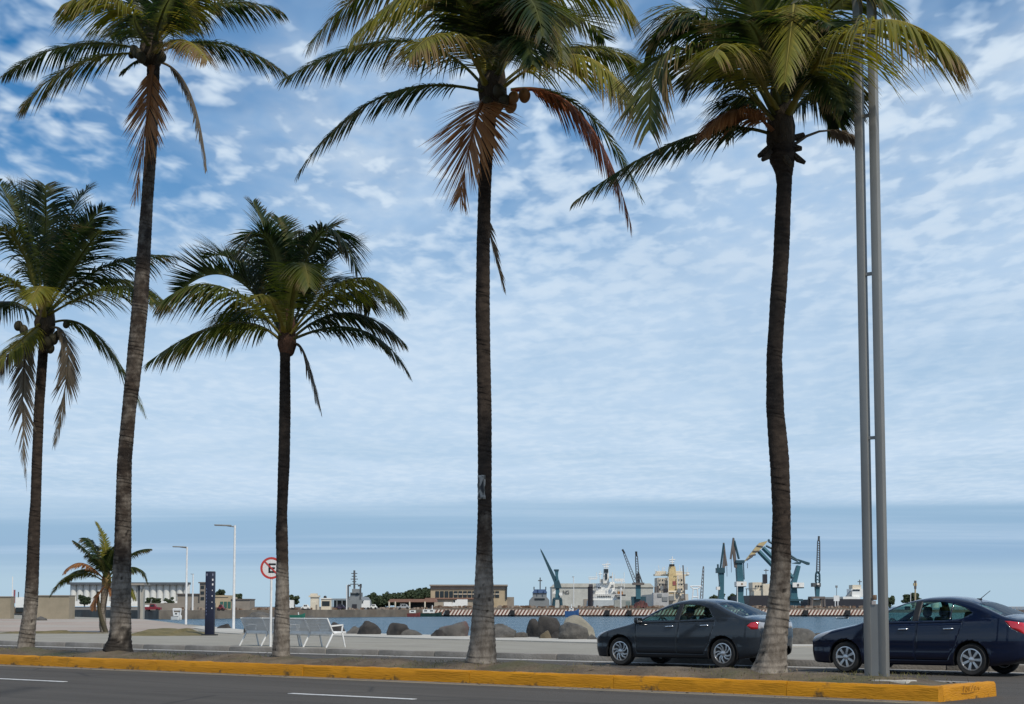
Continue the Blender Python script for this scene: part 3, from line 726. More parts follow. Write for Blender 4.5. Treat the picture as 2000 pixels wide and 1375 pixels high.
palm(dict(label='tall palm at centre with orange coconuts and a torn poster', seed=14, D=D4, z0=0.18, pale=1080, c=(962,186), holes=20,
  rows=[(1300,906,971),(1285,911,969),(1250,918,967),(1180,924,964),(1100,929,962),(1000,933,961),(900,933,961),(800,932,960),(700,931,958),(600,929,957),(480,930,957),(360,934,960),(280,939,965),(200,945,972)], hr=0.25, heart=1.2,
  kw=H(leaf=0.98, n=64),
  fronds=[
   (945,170,780,80,552,156,.4,.6,'g',H(leaf=.95)), (943,178,745,190,582,340,-.4,-.6,'g',H(leaf=.72,brown=.3)), (948,150,870,-25,690,70,-.9,-1.6,'y',H(leaf=1.4,droop=1.1)), (946,150,800,-40,604,88,.6,.9,'o',H(leaf=1.05,brown=.5)),
   (950,170,880,70,798,112,-1.8,-2.9,'y',H(leaf=1.15,brown=.5)), (948,195,928,240,898,385,-.9,-.95,'d',H(leaf=1.1,droop=.15,sweep=.75,lift=0,n=50,brad=.045,wmul=1.15,pet=.08)),
   (955,140,925,20,885,-120,.5,.8,'g',H(droop=.5)), (962,130,960,0,950,-130,-.5,-.8,'g',H(droop=.5)), (968,135,1005,-10,1040,-110,.6,.9,'g',H(droop=.5)), (972,140,1045,-5,1095,115,-1.6,-2.6,'o',H(leaf=.95)), (970,140,1020,0,1060,70,-2.0,-3.2,'g',H(leaf=1.0)),
   (975,150,1105,-35,1238,30,-.3,-.5,'y',H(leaf=1.2,droop=1.1)), (975,150,1080,30,1180,75,1.0,1.6,'g',H(droop=.15,lift=.0)), (980,165,1120,92,1266,133,.8,1.2,'o',H(leaf=.85)), (982,172,1130,108,1238,215,-1.0,-1.7,'y',H(leaf=1.15,brown=.35,droop=1.1)),
   (1000,178,1135,225,1233,440,-.2,-.3,'r',H(leaf=.8,droop=.75,lift=-.1,n=56,brad=.05)), (998,175,1140,215,1252,388,.4,.5,'g',H(leaf=.7,droop=.8,thin=.3)),
   (968,150,1010,60,1050,60,1.6,2.6,'g'), (958,140,930,50,895,0,-1.3,-2.0,'g',H(droop=.4)), (966,140,990,40,1010,-10,-1.4,-2.2,'g',H(droop=.4)),(970,150,1020,70,1040,125,-1.9,-3.0,'g'),
   (936,340,951,430,984,566,.25,.3,'s',H(leaf=.38,droop=.5,pet=.5,n=30,sweep=1.0,brad=.03)),
  ], nuts=[(968,214,-.45,.125,0),(997,206,-.35,.135,0),(1003,190,-.5,.12,0),(1024,186,-.2,.13,0),(985,196,-.5,.12,1),(975,178,-.5,.13,1),(952,200,-.5,.12,1)]))
palm(dict(label='right hand palm with a wavy leaning trunk and wide crown before the lamp post', seed=15, D=D5, z0=0.18, pale=1115, c=(1525,272), holes=24,
  rows=[(1324,1458,1541),(1308,1467,1539),(1290,1475,1537),(1260,1484,1537),(1200,1498,1541),(1100,1507,1545),(1000,1509,1544),(900,1503,1541),(800,1496,1532),(700,1497,1528),(600,1503,1534),(500,1510,1541),(420,1514,1544),(360,1517,1547),(340,1514,1548),(318,1503,1552),(290,1500,1556),(262,1508,1548)], hr=0.22, heart=1.3,
  kw=H(leaf=0.92, n=66),
  fronds=[
   (1505,262,1345,268,1124,392,-.2,-.3,'g',H(leaf=.72)), (1510,235,1325,95,1268,255,-.7,-1.2,'o',H(leaf=1.2,brown=.4)), (1512,220,1365,30,1262,100,.5,.8,'o',H(leaf=1.0)), (1515,210,1430,60,1360,-40,.7,1.1,'g',H(droop=.2,lift=.1,leaf=1.0)),
   (1516,215,1440,98,1392,112,-1.8,-2.9,'y',H(leaf=.95,brown=.35,droop=1.0)), (1524,190,1550,10,1532,160,-1.5,-2.9,'y',H(leaf=.75,lift=.1)), (1540,225,1685,48,1872,112,-2.6,-3.6,'y',H(leaf=1.3,brown=.35,n=78,droop=1.15)), (1535,200,1640,0,1752,30,-.9,-1.5,'o',H(leaf=.9)),
   (1540,235,1620,110,1680,225,.9,1.5,'g',H(leaf=.9)), (1550,283,1610,255,1672,270,.2,.3,'s',H(leaf=.3,pet=.6,n=24,brad=.035)), (1508,255,1440,215,1372,262,-.5,-.8,'d',H(leaf=.6)), (1518,200,1480,30,1440,-80,-.5,-.8,'o',H(droop=.2,lift=.05)),
   (1524,190,1515,20,1495,-110,.6,1.0,'g',H(droop=.5)), (1530,190,1560,20,1570,-110,.9,1.4,'g',H(droop=.5)), (1532,195,1600,30,1640,-80,.4,.6,'g'), (1538,225,1600,150,1650,215,-1.2,-2.0,'g',H(leaf=.8)),
   (1534,215,1580,110,1620,140,1.6,2.6,'g'), (1520,205,1485,80,1450,40,-1.4,-2.2,'g',H(droop=.4)), (1528,200,1575,70,1625,50,-1.4,-2.2,'g',H(droop=.4)), (1525,195,1530,50,1525,0,1.5,2.3,'g',H(droop=.3)), (1512,240,1410,130,1340,170,.4,.6,'g',H(droop=.5)),(1512,225,1390,60,1290,60,-.6,-.9,'g',H(leaf=.9)),
   (1535,240,1600,180,1640,250,.3,.5,'g',H(leaf=.8)), (1515,245,1450,190,1410,250,.5,.8,'g',H(leaf=.8)),
  ], stubs=[(1506,285,1482,305,-.2),(1545,285,1566,290,-.1),(1548,300,1572,318,-.1),(1504,295,1490,312,-.3),(1545,270,1570,262,.1),(1530,300,1545,322,-.3)]))
DP6 = 71.0
palm(dict(label='small young palm with yellowing fronds on the far paving', seed=16, D=DP6, z0=PROM, pale=1000, c=(208,1140), holes=4, group='young palm',
  rows=[(1237,196,212),(1222,194,208),(1200,194,206),(1180,196,208),(1160,197,211),(1142,199,214)], hr=0.2, heart=1.1, heartmat=mat('straw_fibre', (0.26,0.17,0.06), 0.95, (0.16,0.10,0.04), 6, 0.6, 30),
  kw=H(leaf=0.95, n=54, wmul=1.4),
  fronds=[(207,1128,205,1070,187,1020,.2,.3,'y',H(droop=.3,leaf=.4)), (205,1128,178,1085,144,1056,-.3,-.5,'g',H(leaf=.5)), (203,1132,160,1100,124,1120,-.6,-1.,'d',H(leaf=.5)), (202,1135,145,1120,98,1163,.2,.3,'o',H(leaf=.55)),
   (212,1128,252,1085,294,1072,.3,.4,'g',H(leaf=.5)), (213,1132,262,1108,288,1140,.0,.0,'g',H(leaf=.5)), (208,1126,215,1085,235,1060,-.6,-1,'g',H(leaf=.5)), (206,1128,192,1090,170,1085,.8,1.3,'g',H(leaf=.55)), (210,1128,225,1090,240,1095,.8,1.3,'g',H(leaf=.55)), (207,1128,195,1095,185,1090,-1.,-1.8,'g',H(leaf=.55)),
   (212,1138,245,1140,262,1170,-.3,-.4,'y',H(leaf=.5)), (206,1128,185,1070,165,1050,.5,.8,'g',H(leaf=.6)), (209,1126,222,1075,250,1045,.4,.7,'g',H(leaf=.6)), (204,1132,165,1112,130,1135,.6,1.,'o',H(leaf=.6)), (211,1130,240,1105,262,1118,-.6,-1.,'g',H(leaf=.6)), (205,1145,190,1165,184,1190,-.3,-.4,'d',H(leaf=.4,droop=.4)), (212,1145,222,1160,226,1180,-.3,-.4,'d',H(leaf=.4,droop=.4))]))
tube('second_stem', [at(x, y, DP6-.1)-bpy.data.objects['palm_tree.005'].location for x, y in [(207,1236),(200,1215),(194,1190),(191,1170),(191,1155)]], [.12,.11,.09,.07,.05], M_husk_d, bpy.data.objects['palm_tree.005'])
# ------------------------------------------------------------------ cars
def paint(name, c, rough=0.38, metal=0.0):
    return mat(name, c, rough, None, metal=metal, coat=0.9, spec=0.1)
M_black = mat('black_plastic', (0.012,0.012,0.013), 0.55)
M_tyre = mat('tyre_rubber', (0.014,0.014,0.014), 0.85, (0.024,0.023,0.022), 12)
M_alloy = mat('alloy', (0.55,0.56,0.57), 0.32, metal=0.85)
M_chrome = mat('chrome', (0.75,0.75,0.76), 0.15, metal=1.0)
M_seat = mat('seat_fabric', (0.028,0.028,0.03), 0.9)
M_red = mat('red_lens', (0.50,0.012,0.02), 0.12, coat=1.0)
M_clear = mat('clear_lens', (0.34,0.35,0.37), 0.15, coat=1.0)
M_plate = mat('number_plate', (0.7,0.7,0.68), 0.5)
def glass_mat(name, tint, refl=1.0):
    m = bpy.data.materials.new(name); m.use_nodes = True; nt = m.node_tree; N = nt.nodes.new; L = nt.links.new
    nt.nodes.remove(nt.nodes['Principled BSDF'])
    tr = N('ShaderNodeBsdfTransparent'); tr.inputs[0].default_value = (*tint, 1)
    gl = N('ShaderNodeBsdfGlossy'); gl.inputs['Roughness'].default_value = 0.02; gl.inputs[0].default_value = (0.9,0.95,1,1)
    lw = N('ShaderNodeLayerWeight'); lw.inputs[0].default_value = 0.12
    fr = N('ShaderNodeMath'); fr.operation = 'MULTIPLY_ADD'; L(lw.outputs['Facing'], fr.inputs[0]); fr.inputs[1].default_value = 0.55; fr.inputs[2].default_value = 0.04
    mx = N('ShaderNodeMixShader'); L(fr.outputs[0], mx.inputs[0]); L(tr.outputs[0], mx.inputs[1]); L(gl.outputs[0], mx.inputs[2])
    L(mx.outputs[0], nt.nodes['Material Output'].inputs[0]); return m
M_glass = glass_mat('car_glass', (0.52,0.70,0.64))
def spl(tab, x):
    """smooth (monotone) interpolation through a table of (x, value)"""
    n = len(tab)
    if x <= tab[0][0]: return tab[0][1]
    if x >= tab[-1][0]: return tab[-1][1]
    def slope(i):
        if i == 0: return (tab[1][1]-tab[0][1])/(tab[1][0]-tab[0][0])
        if i == n-1: return (tab[-1][1]-tab[-2][1])/(tab[-1][0]-tab[-2][0])
        a = (tab[i][1]-tab[i-1][1])/(tab[i][0]-tab[i-1][0]); b = (tab[i+1][1]-tab[i][1])/(tab[i+1][0]-tab[i][0])
        return 0.0 if a*b <= 0 else 2*a*b/(a+b)
    for i in range(n-1):
        if x <= tab[i+1][0]:
            h = tab[i+1][0]-tab[i][0]; t = (x-tab[i][0])/h; m0, m1 = slope(i)*h, slope(i+1)*h
            return (2*t**3-3*t*t+1)*tab[i][1]+(t**3-2*t*t+t)*m0+(-2*t**3+3*t*t)*tab[i+1][1]+(t**3-t*t)*m1
def inside(poly, x, z):
    s = None
    for (ax, az), (bx, bz) in zip(poly, poly[1:]+poly[:1]):
        c = (bx-ax)*(z-az)-(bz-az)*(x-ax)
        if abs(c) < 1e-9: continue
        if s is None: s = c > 0
        elif (c > 0) != s: return False
    return True
def make_wheel_meshes(R, style):
    W = 0.20
    Ry = Matrix.Rotation(math.pi/2, 4, 'X')       # axis Z -> -Y
    bm = bmesh.new()
    rr = R*0.66
    prof = [(rr, -W/2+0.012), (rr+0.02, -W/2), (R-0.035, -W/2-0.006), (R-0.008, -W/2+0.025), (R, 0), (R-0.008, W/2-0.025), (R-0.035, W/2+0.006), (rr+0.02, W/2), (rr, W/2-0.012), (rr-0.02, 0)]
    n = 40; rings = []
    for k in range(n):
        a = 2*math.pi*k/n
        rings.append([bm.verts.new((r*math.cos(a), h, r*math.sin(a))) for r, h in prof])
    for k in range(n):
        A, B = rings[k], rings[(k+1) % n]
        for j in range(len(prof)): bm.faces.new((A[j], A[(j+1) % len(prof)], B[(j+1) % len(prof)], B[j]))
    bmesh.ops.recalc_face_normals(bm, faces=bm.faces)
    tyre = bpy.data.meshes.new('wheel'); bm.to_mesh(tyre); bm.free(); smooth_shade(tyre, 35); tyre.materials.append(M_tyre)
    bm = bmesh.new()
    # rim ring and spokes (outer face towards -Y)
    y0 = -W/2+0.004
    prof = [(rr+0.006, y0-0.004), (rr-0.012, y0-0.008), (rr-0.022, y0+0.02), (rr-0.026, y0+0.12), (rr+0.006, y0+0.12)]
    rings = []
    for k in range(n):
        a = 2*math.pi*k/n; rings.append([bm.verts.new((r*math.cos(a), h, r*math.sin(a))) for r, h in prof])
    for k in range(n):
        A, B = rings[k], rings[(k+1) % n]
        for j in range(len(prof)): bm.faces.new((A[j], A[(j+1) % len(prof)], B[(j+1) % len(prof)], B[j]))
    ns = 10 if style == 1 else 7
    for k in range(ns):
        a = 2*math.pi*k/ns + (0.12 if style == 1 and k % 2 else 0)
        sw = 0.42 if style == 1 else 0.0
        w1, w2 = (0.014, 0.017) if style == 1 else (0.019, 0.026)
        pts = []
        for f in (0, 0.5, 1.0):
            r = 0.045+(rr-0.018-0.045)*f; aa = a+sw*f*f; w = w1+(w2-w1)*f
            c = Vector((r*math.cos(aa), 0, r*math.sin(aa))); t = Vector((-math.sin(aa), 0, math.cos(aa)))
            yy = y0+0.012-0.018*math.sin(math.pi*f*0.5)+0.012*f
            pts.append([bm.verts.new(c+t*w+Vector((0, yy, 0))), bm.verts.new(c-t*w+Vector((0, yy, 0))), bm.verts.new(c-t*w*1.1+Vector((0, yy+0.035, 0))), bm.verts.new(c+t*w*1.1+Vector((0, yy+0.035, 0)))])
        for A, B in zip(pts, pts[1:]):
            for j in range(4): bm.faces.new((A[j], A[(j+1) % 4], B[(j+1) % 4], B[j]))
    M = Matrix.Translation((0, y0+0.01, 0)) @ Ry
    add_lathe(bm, [(0.0015,0.022),(0.03,0.02),(0.05,0.012),(0.058,-0.03)], 20, M)
    bmesh.ops.recalc_face_normals(bm, faces=bm.faces)
    rim = bpy.data.meshes.new('rim'); bm.to_mesh(rim); bm.free(); smooth_shade(rim, 35); rim.materials.append(M_alloy)
    bm = bmesh.new(); add_lathe(bm, [(0.01,-0.02),(rr*0.97,-0.02),(rr*0.97,0.05),(0.01,0.05)], 28, Matrix.Translation((0, y0+0.075, 0)) @ Ry)
    disc = bpy.data.meshes.new('brake_disc'); bm.to_mesh(disc); bm.free(); disc.materials.append(M_black)
    return tyre, rim, disc

def shorten(S, a, ka, b, kb):
    f = lambda x: a-(a-x)*ka if x < a else (b+(x-b)*kb if x > b else x)
    for key in ('zt', 'zb', 'w', 'belt', 'crown'): S[key] = [(f(x), v) for x, v in S[key]]
    S['ends'] = [f(x) for x in S['ends']]; S['light_regions'] = {i: (n, [(f(x), z) for x, z in p]) for i, (n, p) in S['light_regions'].items()}
    S['x0'] = f(0); S['L'] = f(S['L']); return S
def make_car(S):
    root = empty('parked_car', S['loc']); tag(root, S['label'], 'car', 'cars parked along the promenade')
    L, belt = S['L'], S['belt']
    PM = S['paint']
    def Yside(x, z):
        w = spl(S['w'], x); zb = spl(S['zb'], x); b = spl(belt, x)
        y = w
        if z < zb+0.22: y -= 0.07*((zb+0.22-z)/0.22)**1.6
        if z > 0.62: y -= 0.05*min(1, ((z-0.62)/(b-0.62)))**1.8 if b > 0.62 else 0
        y -= 0.012*math.exp(-((z-0.50)/0.07)**2)           # door crease
        if z > b: y -= 0.012 + (z-b)*0.52 + 0.22*(z-b)**2
        return max(0.12, y)
    def crown(x): return spl(S['crown'], x)
    NS1, NS2, NC, NT = 10, 6, 4, 6
    def section(x):
        zt = spl(S['zt'], x); zb = spl(S['zb'], x); c = crown(x); ze = zt-c; b = spl(belt, x)
        zr = ze-0.05                                   # where the corner rounding begins
        z1 = min(b, zr-0.012)
        pts = []
        for k in range(NS1+1):
            z = zb+(z1-zb)*k/NS1; pts.append((Yside(x, z), z))
        for k in range(1, NS2+1):
            z = z1+(zr-z1)*k/NS2; pts.append((Yside(x, z), z))
        ye = Yside(x, ze); yi = max(0.05, ye-0.085)
        A = Vector(pts[-1]); Bc = Vector((ye-0.005, ze)); Cc = Vector((yi, ze+c*(1-(yi/ye)**2.2)))
        for k in range(1, NC+1):
            t = k/NC; p = A*(1-t)**2+Bc*2*t*(1-t)+Cc*t*t; pts.append((p.x, p.y))
        for k in range(1, NT+1):
            y = yi*(1-k/NT); pts.append((y, ze+c*(1-(y/ye)**2.2)))
        return pts
    xs = sorted(set([round(v, 3) for v in S['ends']] + [round(0.5+(L-0.95)*i/66, 3) for i in range(67) if round(0.5+(L-0.95)*i/66, 3) < max(S['ends'])]))
    bm = bmesh.new(); rings = []
    for x in xs:
        h = section(x); n = len(h)
        rings.append([bm.verts.new((x, -y, z)) for y, z in h] + [bm.verts.new((x, y, z)) for y, z in reversed(h[:-1])])
    nr = len(rings[0])
    for A, B in zip(rings, rings[1:]):
        for k in range(nr-1): bm.faces.new((A[k], B[k], B[k+1], A[k+1]))
    bm.faces.new(rings[0]); bm.faces.new(rings[-1][::-1])
    bmesh.ops.recalc_face_normals(bm, faces=bm.faces)
    bm.normal_update()
    lay = bm.faces.layers.int.new('region')
    def cut(poly, test):
        xs_ = [p[0] for p in poly]; zs_ = [p[1] for p in poly]
        for (ax, az), (bx, bz) in zip(poly, poly[1:]+poly[:1]):
            fs = [f for f in bm.faces if test(f) and min(v.co.x for v in f.verts) <= max(xs_)+0.01 and max(v.co.x for v in f.verts) >= min(xs_)-0.01 and min(v.co.z for v in f.verts) <= max(zs_)+0.01 and max(v.co.z for v in f.verts) >= min(zs_)-0.01]
            g = list({e for f in fs for e in f.edges})+list({v for f in fs for v in f.verts})+fs
            nrm = Vector((bz-az, 0, -(bx-ax)))
            if nrm.length < 1e-6: continue
            bmesh.ops.bisect_plane(bm, geom=g, plane_co=Vector((ax, 0, az)), plane_no=nrm.normalized(), dist=1e-5)
    regs = {}
    def region(idx, name, poly, test):
        cut(poly, test); regs[idx] = name
        for f in bm.faces:
            c = f.calc_center_median()
            if f[lay] == 0 and test(f) and inside(poly, c.x, c.z): f[lay] = idx
    side = lambda f: abs(f.normal.y) > 0.35 and abs(f.calc_center_median().y) > 0.4
    lower = lambda f: abs(f.calc_center_median().y) > 0.4 and f.calc_center_median().z < 0.85
    R = S['R']
    for i, xw in enumerate(S['axles']):
        rad = R+0.045
        circ = [(xw+rad*math.cos(2*math.pi*k/22), R+0.008+rad*math.sin(2*math.pi*k/22)) for k in range(22)]
        region(90+i, 'arch', circ, lower)
    for idx, (nm, poly) in S['side_regions'].items(): region(idx, nm, poly, side)
    for idx, (nm, poly) in S['light_regions'].items(): region(idx, nm, poly, lambda f, e=poly: abs(f.calc_center_median().y) > S['light_y'][0 if e[0][0] < 2 else 1])
    for idx, (nm, x0, x1) in S['top_regions'].items():
        top = lambda f: f.calc_center_median().z > spl(belt, f.calc_center_median().x)+0.03
        poly = [(x0, 0.5), (x1, 0.5), (x1, 2), (x0, 2)]
        cut(poly, top); regs[idx] = nm
        for f in bm.faces:
            c = f.calc_center_median(); zt = spl(S['zt'], c.x); ye = Yside(c.x, zt-crown(c.x))
            if f[lay] == 0 and x0 < c.x < x1 and abs(c.y) < ye-0.083 and c.z > zt-0.12: f[lay] = idx
    full = bpy.data.meshes.new('tmp'); bm.to_mesh(full)
    def extract(keep, split_y=None):
        b2 = bm.copy(); l2 = b2.faces.layers.int['region']
        kill = [f for f in b2.faces if not keep(f[l2], f.calc_center_median())]
        bmesh.ops.delete(b2, geom=kill, context='FACES'); return b2
    def part(name, b2, m, parent=root, thick=0.018, gap=0.0, label=None):
        if not b2.faces: b2.free(); return None
        if gap:
            c = sum((v.co for v in b2.verts), Vector())/len(b2.verts)
            ex = max(v.co.x for v in b2.verts)-min(v.co.x for v in b2.verts); ez = max(v.co.z for v in b2.verts)-min(v.co.z for v in b2.verts)
            for v in b2.verts:
                v.co.x = c.x+(v.co.x-c.x)*(1-2*gap/ex); v.co.z = c.z+(v.co.z-c.z)*(1-2*gap/ez)
        o = from_bm(name, b2, m, parent, smooth=42)
        if thick:
            md = o.modifiers.new('thickness', 'SOLIDIFY'); md.thickness = thick; md.offset = -1
        if label: o['label'] = label
        return o
    part('body', extract(lambda r, c: r == 0), PM)
    for idx, nm in regs.items():
        if nm == 'arch': continue
        if nm in ('windshield', 'rear_window'):
            part(nm, extract(lambda r, c, i=idx: r == i), M_glass, thick=0)
        else:
            for sg in (-1, 1):
                m = {'door': PM, 'window': M_glass, 'pillar': M_black, 'tail_light': M_red, 'reversing_light': M_clear, 'headlight': M_clear, 'bumper_trim': M_black, 'bumper_strip': M_chrome}.get(nm, PM)
                o = part(nm, extract(lambda r, c, i=idx: r == i and c.y*sg > 0), m, gap=(0.007 if nm == 'door' else 0), thick=(0 if nm == 'window' else 0.02))
                if nm == 'door' and o:
                    hx, hz = S['handles'][0 if idx == 10 else 1]
                    y = Yside(hx, hz)*sg
                    bm2 = bmesh.new(); add_tube(bm2, [(hx-0.095, y-0.01*sg, hz-0.004), (hx-0.075, y+0.028*sg, hz), (hx+0.08, y+0.03*sg, hz+0.008), (hx+0.10, y-0.01*sg, hz+0.008)], [0.014, 0.017, 0.017, 0.013], 8)
                    from_bm('handle', bm2, M_chrome, o, smooth=60)
    bm.free(); bpy.data.meshes.remove(full)
    # wheel houses, underside, cabin
    for xw in S['axles']:
        for sg in (-1, 1):
            bm2 = bmesh.new(); rad = R+0.045; prev = None
            for k in range(19):
                a = math.radians(-20)+math.radians(220)*k/18
                p = [bm2.verts.new((xw+rad*math.cos(a), sg*yy, R+0.008+rad*math.sin(a))) for yy in (0.52, 0.80, spl(S['w'], xw)-0.012)]
                if prev:
                    for j in range(2): bm2.faces.new((prev[j], prev[j+1], p[j+1], p[j]))
                prev = p
            from_bm('wheel_arch', bm2, M_black, root, smooth=60)
    box('underbody', (L/2, 0, 0.27), (L-0.9, 1.1, 0.12), M_black, root, bev=0.03)
    bm2 = bmesh.new(); add_box(bm2, ((S['axles'][0]+S['axles'][1])/2+0.05, 0, 0.30), (S['axles'][1]-S['axles'][0]-0.8, 1.5, 0.1), bev=0.02); from_bm('floor_pan', bm2, M_black, root)
    xc = S['cab']
    bm2 = bmesh.new(); add_box(bm2, (xc[0]+0.2, 0, 0.80), (0.45, 1.42, 0.26), bev=0.06); from_bm('dashboard', bm2, M_seat, root, smooth=40)
    bm2 = bmesh.new(); add_box(bm2, (xc[1]+0.42, 0, 0.88), (0.5, 1.38, 0.16), bev=0.04); from_bm('parcel_shelf', bm2, M_seat, root, smooth=40)
    for sy in (-0.36, 0.36):
        for sx, nm in ((xc[0]+1.02, 'front_seat'), ):
            bm2 = bmesh.new(); add_box(bm2, (sx-0.2, sy, 0.52), (0.5, 0.5, 0.16), bev=0.06)
            add_box(bm2, (sx+0.12, sy, 0.80), (0.14, 0.48, 0.62), Matrix.Rotation(0.22, 3, 'Y'), bev=0.055)
            add_box(bm2, (sx+0.22, sy, 1.20), (0.10, 0.27, 0.19), Matrix.Rotation(0.15, 3, 'Y'), bev=0.045)
            add_bar(bm2, (sx+0.2, sy, 1.02), (sx+0.22, sy, 1.16), 0.03)
            from_bm(nm, bm2, M_seat, root, smooth=50)
    bm2 = bmesh.new(); add_box(bm2, (xc[1]-0.18, 0, 0.52), (0.55, 1.3, 0.18), bev=0.06); add_box(bm2, (xc[1]+0.14, 0, 0.82), (0.16, 1.3, 0.5), Matrix.Rotation(0.35, 3, 'Y'), bev=0.06)
    for sy in (-0.38, 0.38): add_box(bm2, (xc[1]+0.26, sy, 1.12), (0.10, 0.26, 0.17), Matrix.Rotation(0.25, 3, 'Y'), bev=0.045)
    from_bm('rear_seat', bm2, M_seat, root, smooth=50)
    bm2 = bmesh.new(); q = Matrix.Rotation(math.radians(65), 3, 'Y'); c = Vector((xc[0]+0.56, -0.36, 0.90))
    add_tube(bm2, [c+q @ Vector((0.18*math.cos(a), 0.18*math.sin(a), 0)) for a in [2*math.pi*k/20 for k in range(21)]], 0.016, 6, cap=False)
    add_bar(bm2, c+q @ Vector((-0.18, 0, 0)), c+q @ Vector((0.18, 0, 0)), 0.02); add_bar(bm2, c, c+Vector((-0.35, 0, -0.16)), 0.025)
    from_bm('steering_wheel', bm2, M_black, root, smooth=60)
    bm2 = bmesh.new(); add_box(bm2, (S['mirror_x']+0.38, 0, 1.27), (0.03, 0.22, 0.07), bev=0.012); from_bm('rear_view_mirror', bm2, M_black, root, smooth=40)
    # mirrors
    for sg in (-1, 1):
        mx, mz = S['mirror_x'], S['mirror_z']; y = Yside(mx, mz)*sg
        bm2 = bmesh.new(); add_box(bm2, (mx, y+0.13*sg, mz+0.03), (0.11, 0.20, 0.135), bev=0.042); add_box(bm2, (mx-0.02, y+0.02*sg, mz-0.02), (0.07, 0.08, 0.05), bev=0.015)
        o = from_bm('door_mirror', bm2, PM, root, smooth=50)
        box('mirror_glass', (mx+0.058, y+0.13*sg, mz+0.03), (0.006, 0.165, 0.10), M_chrome, o)
    tyre, rim, disc = make_wheel_meshes(R, S['wheel'])
    for xw in S['axles']:
        for sg in (-1, 1):
            w = new_obj('wheel', tyre, None, root, (xw, sg*(spl(S['w'], xw)-0.125), R)); w.rotation_euler = (0, rnd.uniform(0, 6), 0 if sg < 0 else math.pi)
            new_obj('rim', rim, None, w); new_obj('brake_disc', disc, None, w)
    xr = L+0.004
    box('number_plate', (xr-0.06+S.get('plate_dx', 0), 0, S['plate_z']), (0.012, 0.33, 0.16), M_plate, root)
    for x0, x1, z, nm in S.get('bumper', []):
        pass
    return root, Yside

M_grey = paint('slate_grey_paint', (0.020,0.026,0.034)); M_navy = paint('navy_paint', (0.0022,0.0065,0.024), 0.35, 0.0)
p1, _ = on_line(1213, 28.98, 0)
zt1 = [(0,.52),(.03,.60),(.10,.68),(.22,.745),(.4,.80),(.7,.865),(1.0,.925),(1.22,.972),(1.38,1.03),(1.6,1.145),(1.85,1.275),(2.1,1.378),(2.35,1.443),(2.6,1.470),(2.85,1.466),(3.1,1.44),(3.3,1.392),(3.55,1.295),(3.8,1.20),(4.0,1.13),(4.15,1.09),(4.3,1.07),(4.44,1.055),(4.50,1.025),(4.54,.96),(4.565,.86),(4.58,.76)]
ENDS1 = [0,.015,.03,.055,.08,.11,.15,.2,.26,.33,.41,.5,4.13,4.2,4.27,4.34,4.4,4.44,4.47,4.5,4.525,4.545,4.56,4.572,4.58]
make_car(shorten(dict(loc=(p1.x-.955, 28.98+.80, 0), label='slate grey sedan parked behind the wavy palm trunk', L=4.58, R=.318, axles=(.955,3.595), wheel=1, paint=M_grey,
  zt=zt1, zb=[(0,.34),(.05,.26),(.2,.20),(.6,.19),(3.9,.20),(4.3,.26),(4.5,.34),(4.58,.46)],
  w=[(0,.50),(.02,.58),(.06,.66),(.12,.72),(.22,.78),(.4,.825),(.7,.858),(1.1,.872),(1.8,.877),(3.0,.877),(3.6,.872),(3.95,.852),(4.2,.81),(4.36,.765),(4.46,.715),(4.52,.655),(4.56,.58),(4.58,.50)],
  belt=[(0,.90),(1.2,.955),(2.5,.985),(3.4,1.03),(3.9,1.05),(4.58,1.06)], crown=[(0,.05),(.5,.075),(1.1,.06),(1.4,.045),(2.1,.045),(2.6,.05),(3.2,.045),(3.8,.05),(4.2,.05),(4.58,.06)], ends=ENDS1,
  side_regions={10:('door',[(1.40,.29),(2.44,.29),(2.475,.965),(1.36,.925)]), 11:('door',[(2.455,.29),(3.12,.29),(3.30,.60),(3.40,.99),(2.49,.967)]),
    20:('window',[(1.50,.985),(2.36,1.005),(2.37,1.345),(2.20,1.328),(1.92,1.222)]), 21:('window',[(2.49,1.010),(3.17,1.035),(3.33,1.075),(3.16,1.265),(2.90,1.33),(2.49,1.35)]), 22:('pillar',[(2.365,1.002),(2.485,1.008),(2.485,1.352),(2.375,1.347)])},
  light_regions={30:('tail_light',[(4.16,.895),(4.27,.965),(4.455,.985),(4.455,.83),(4.30,.82)]), 31:('reversing_light',[(4.46,.985),(4.565,.95),(4.575,.85),(4.46,.83)]), 32:('headlight',[(.10,.60),(.16,.70),(.40,.76),(.62,.80),(.45,.70),(.25,.60)])},
  light_y=(.45,.36), top_regions={40:('windshield',1.30,2.07), 41:('rear_window',3.30,4.02)}, handles=[(2.26,.865),(3.15,.895)], cab=(1.25,3.05), mirror_x=1.50, mirror_z=.97, plate_z=.78, plate_dx=.05), .5, .72, 4.15, .74))
bmc = bmesh.new()
rootc1 = bpy.data.objects['parked_car']
p2, _ = on_line(1651, 28.72, 0)
zt2 = [(0,.55),(.02,.64),(.07,.72),(.16,.775),(.32,.835),(.6,.90),(.9,.955),(1.12,1.0),(1.3,1.07),(1.55,1.20),(1.8,1.315),(2.05,1.405),(2.3,1.465),(2.55,1.495),(2.8,1.50),(3.05,1.482),(3.3,1.44),(3.55,1.365),(3.8,1.265),(4.0,1.18),(4.13,1.13),(4.25,1.105),(4.33,1.085),(4.38,1.045),(4.42,.96),(4.445,.85),(4.455,.74)]
ENDS2 = [0,.012,.025,.045,.07,.1,.14,.19,.25,.32,.4,.5,4.03,4.1,4.16,4.22,4.27,4.31,4.34,4.37,4.395,4.415,4.43,4.445,4.455]
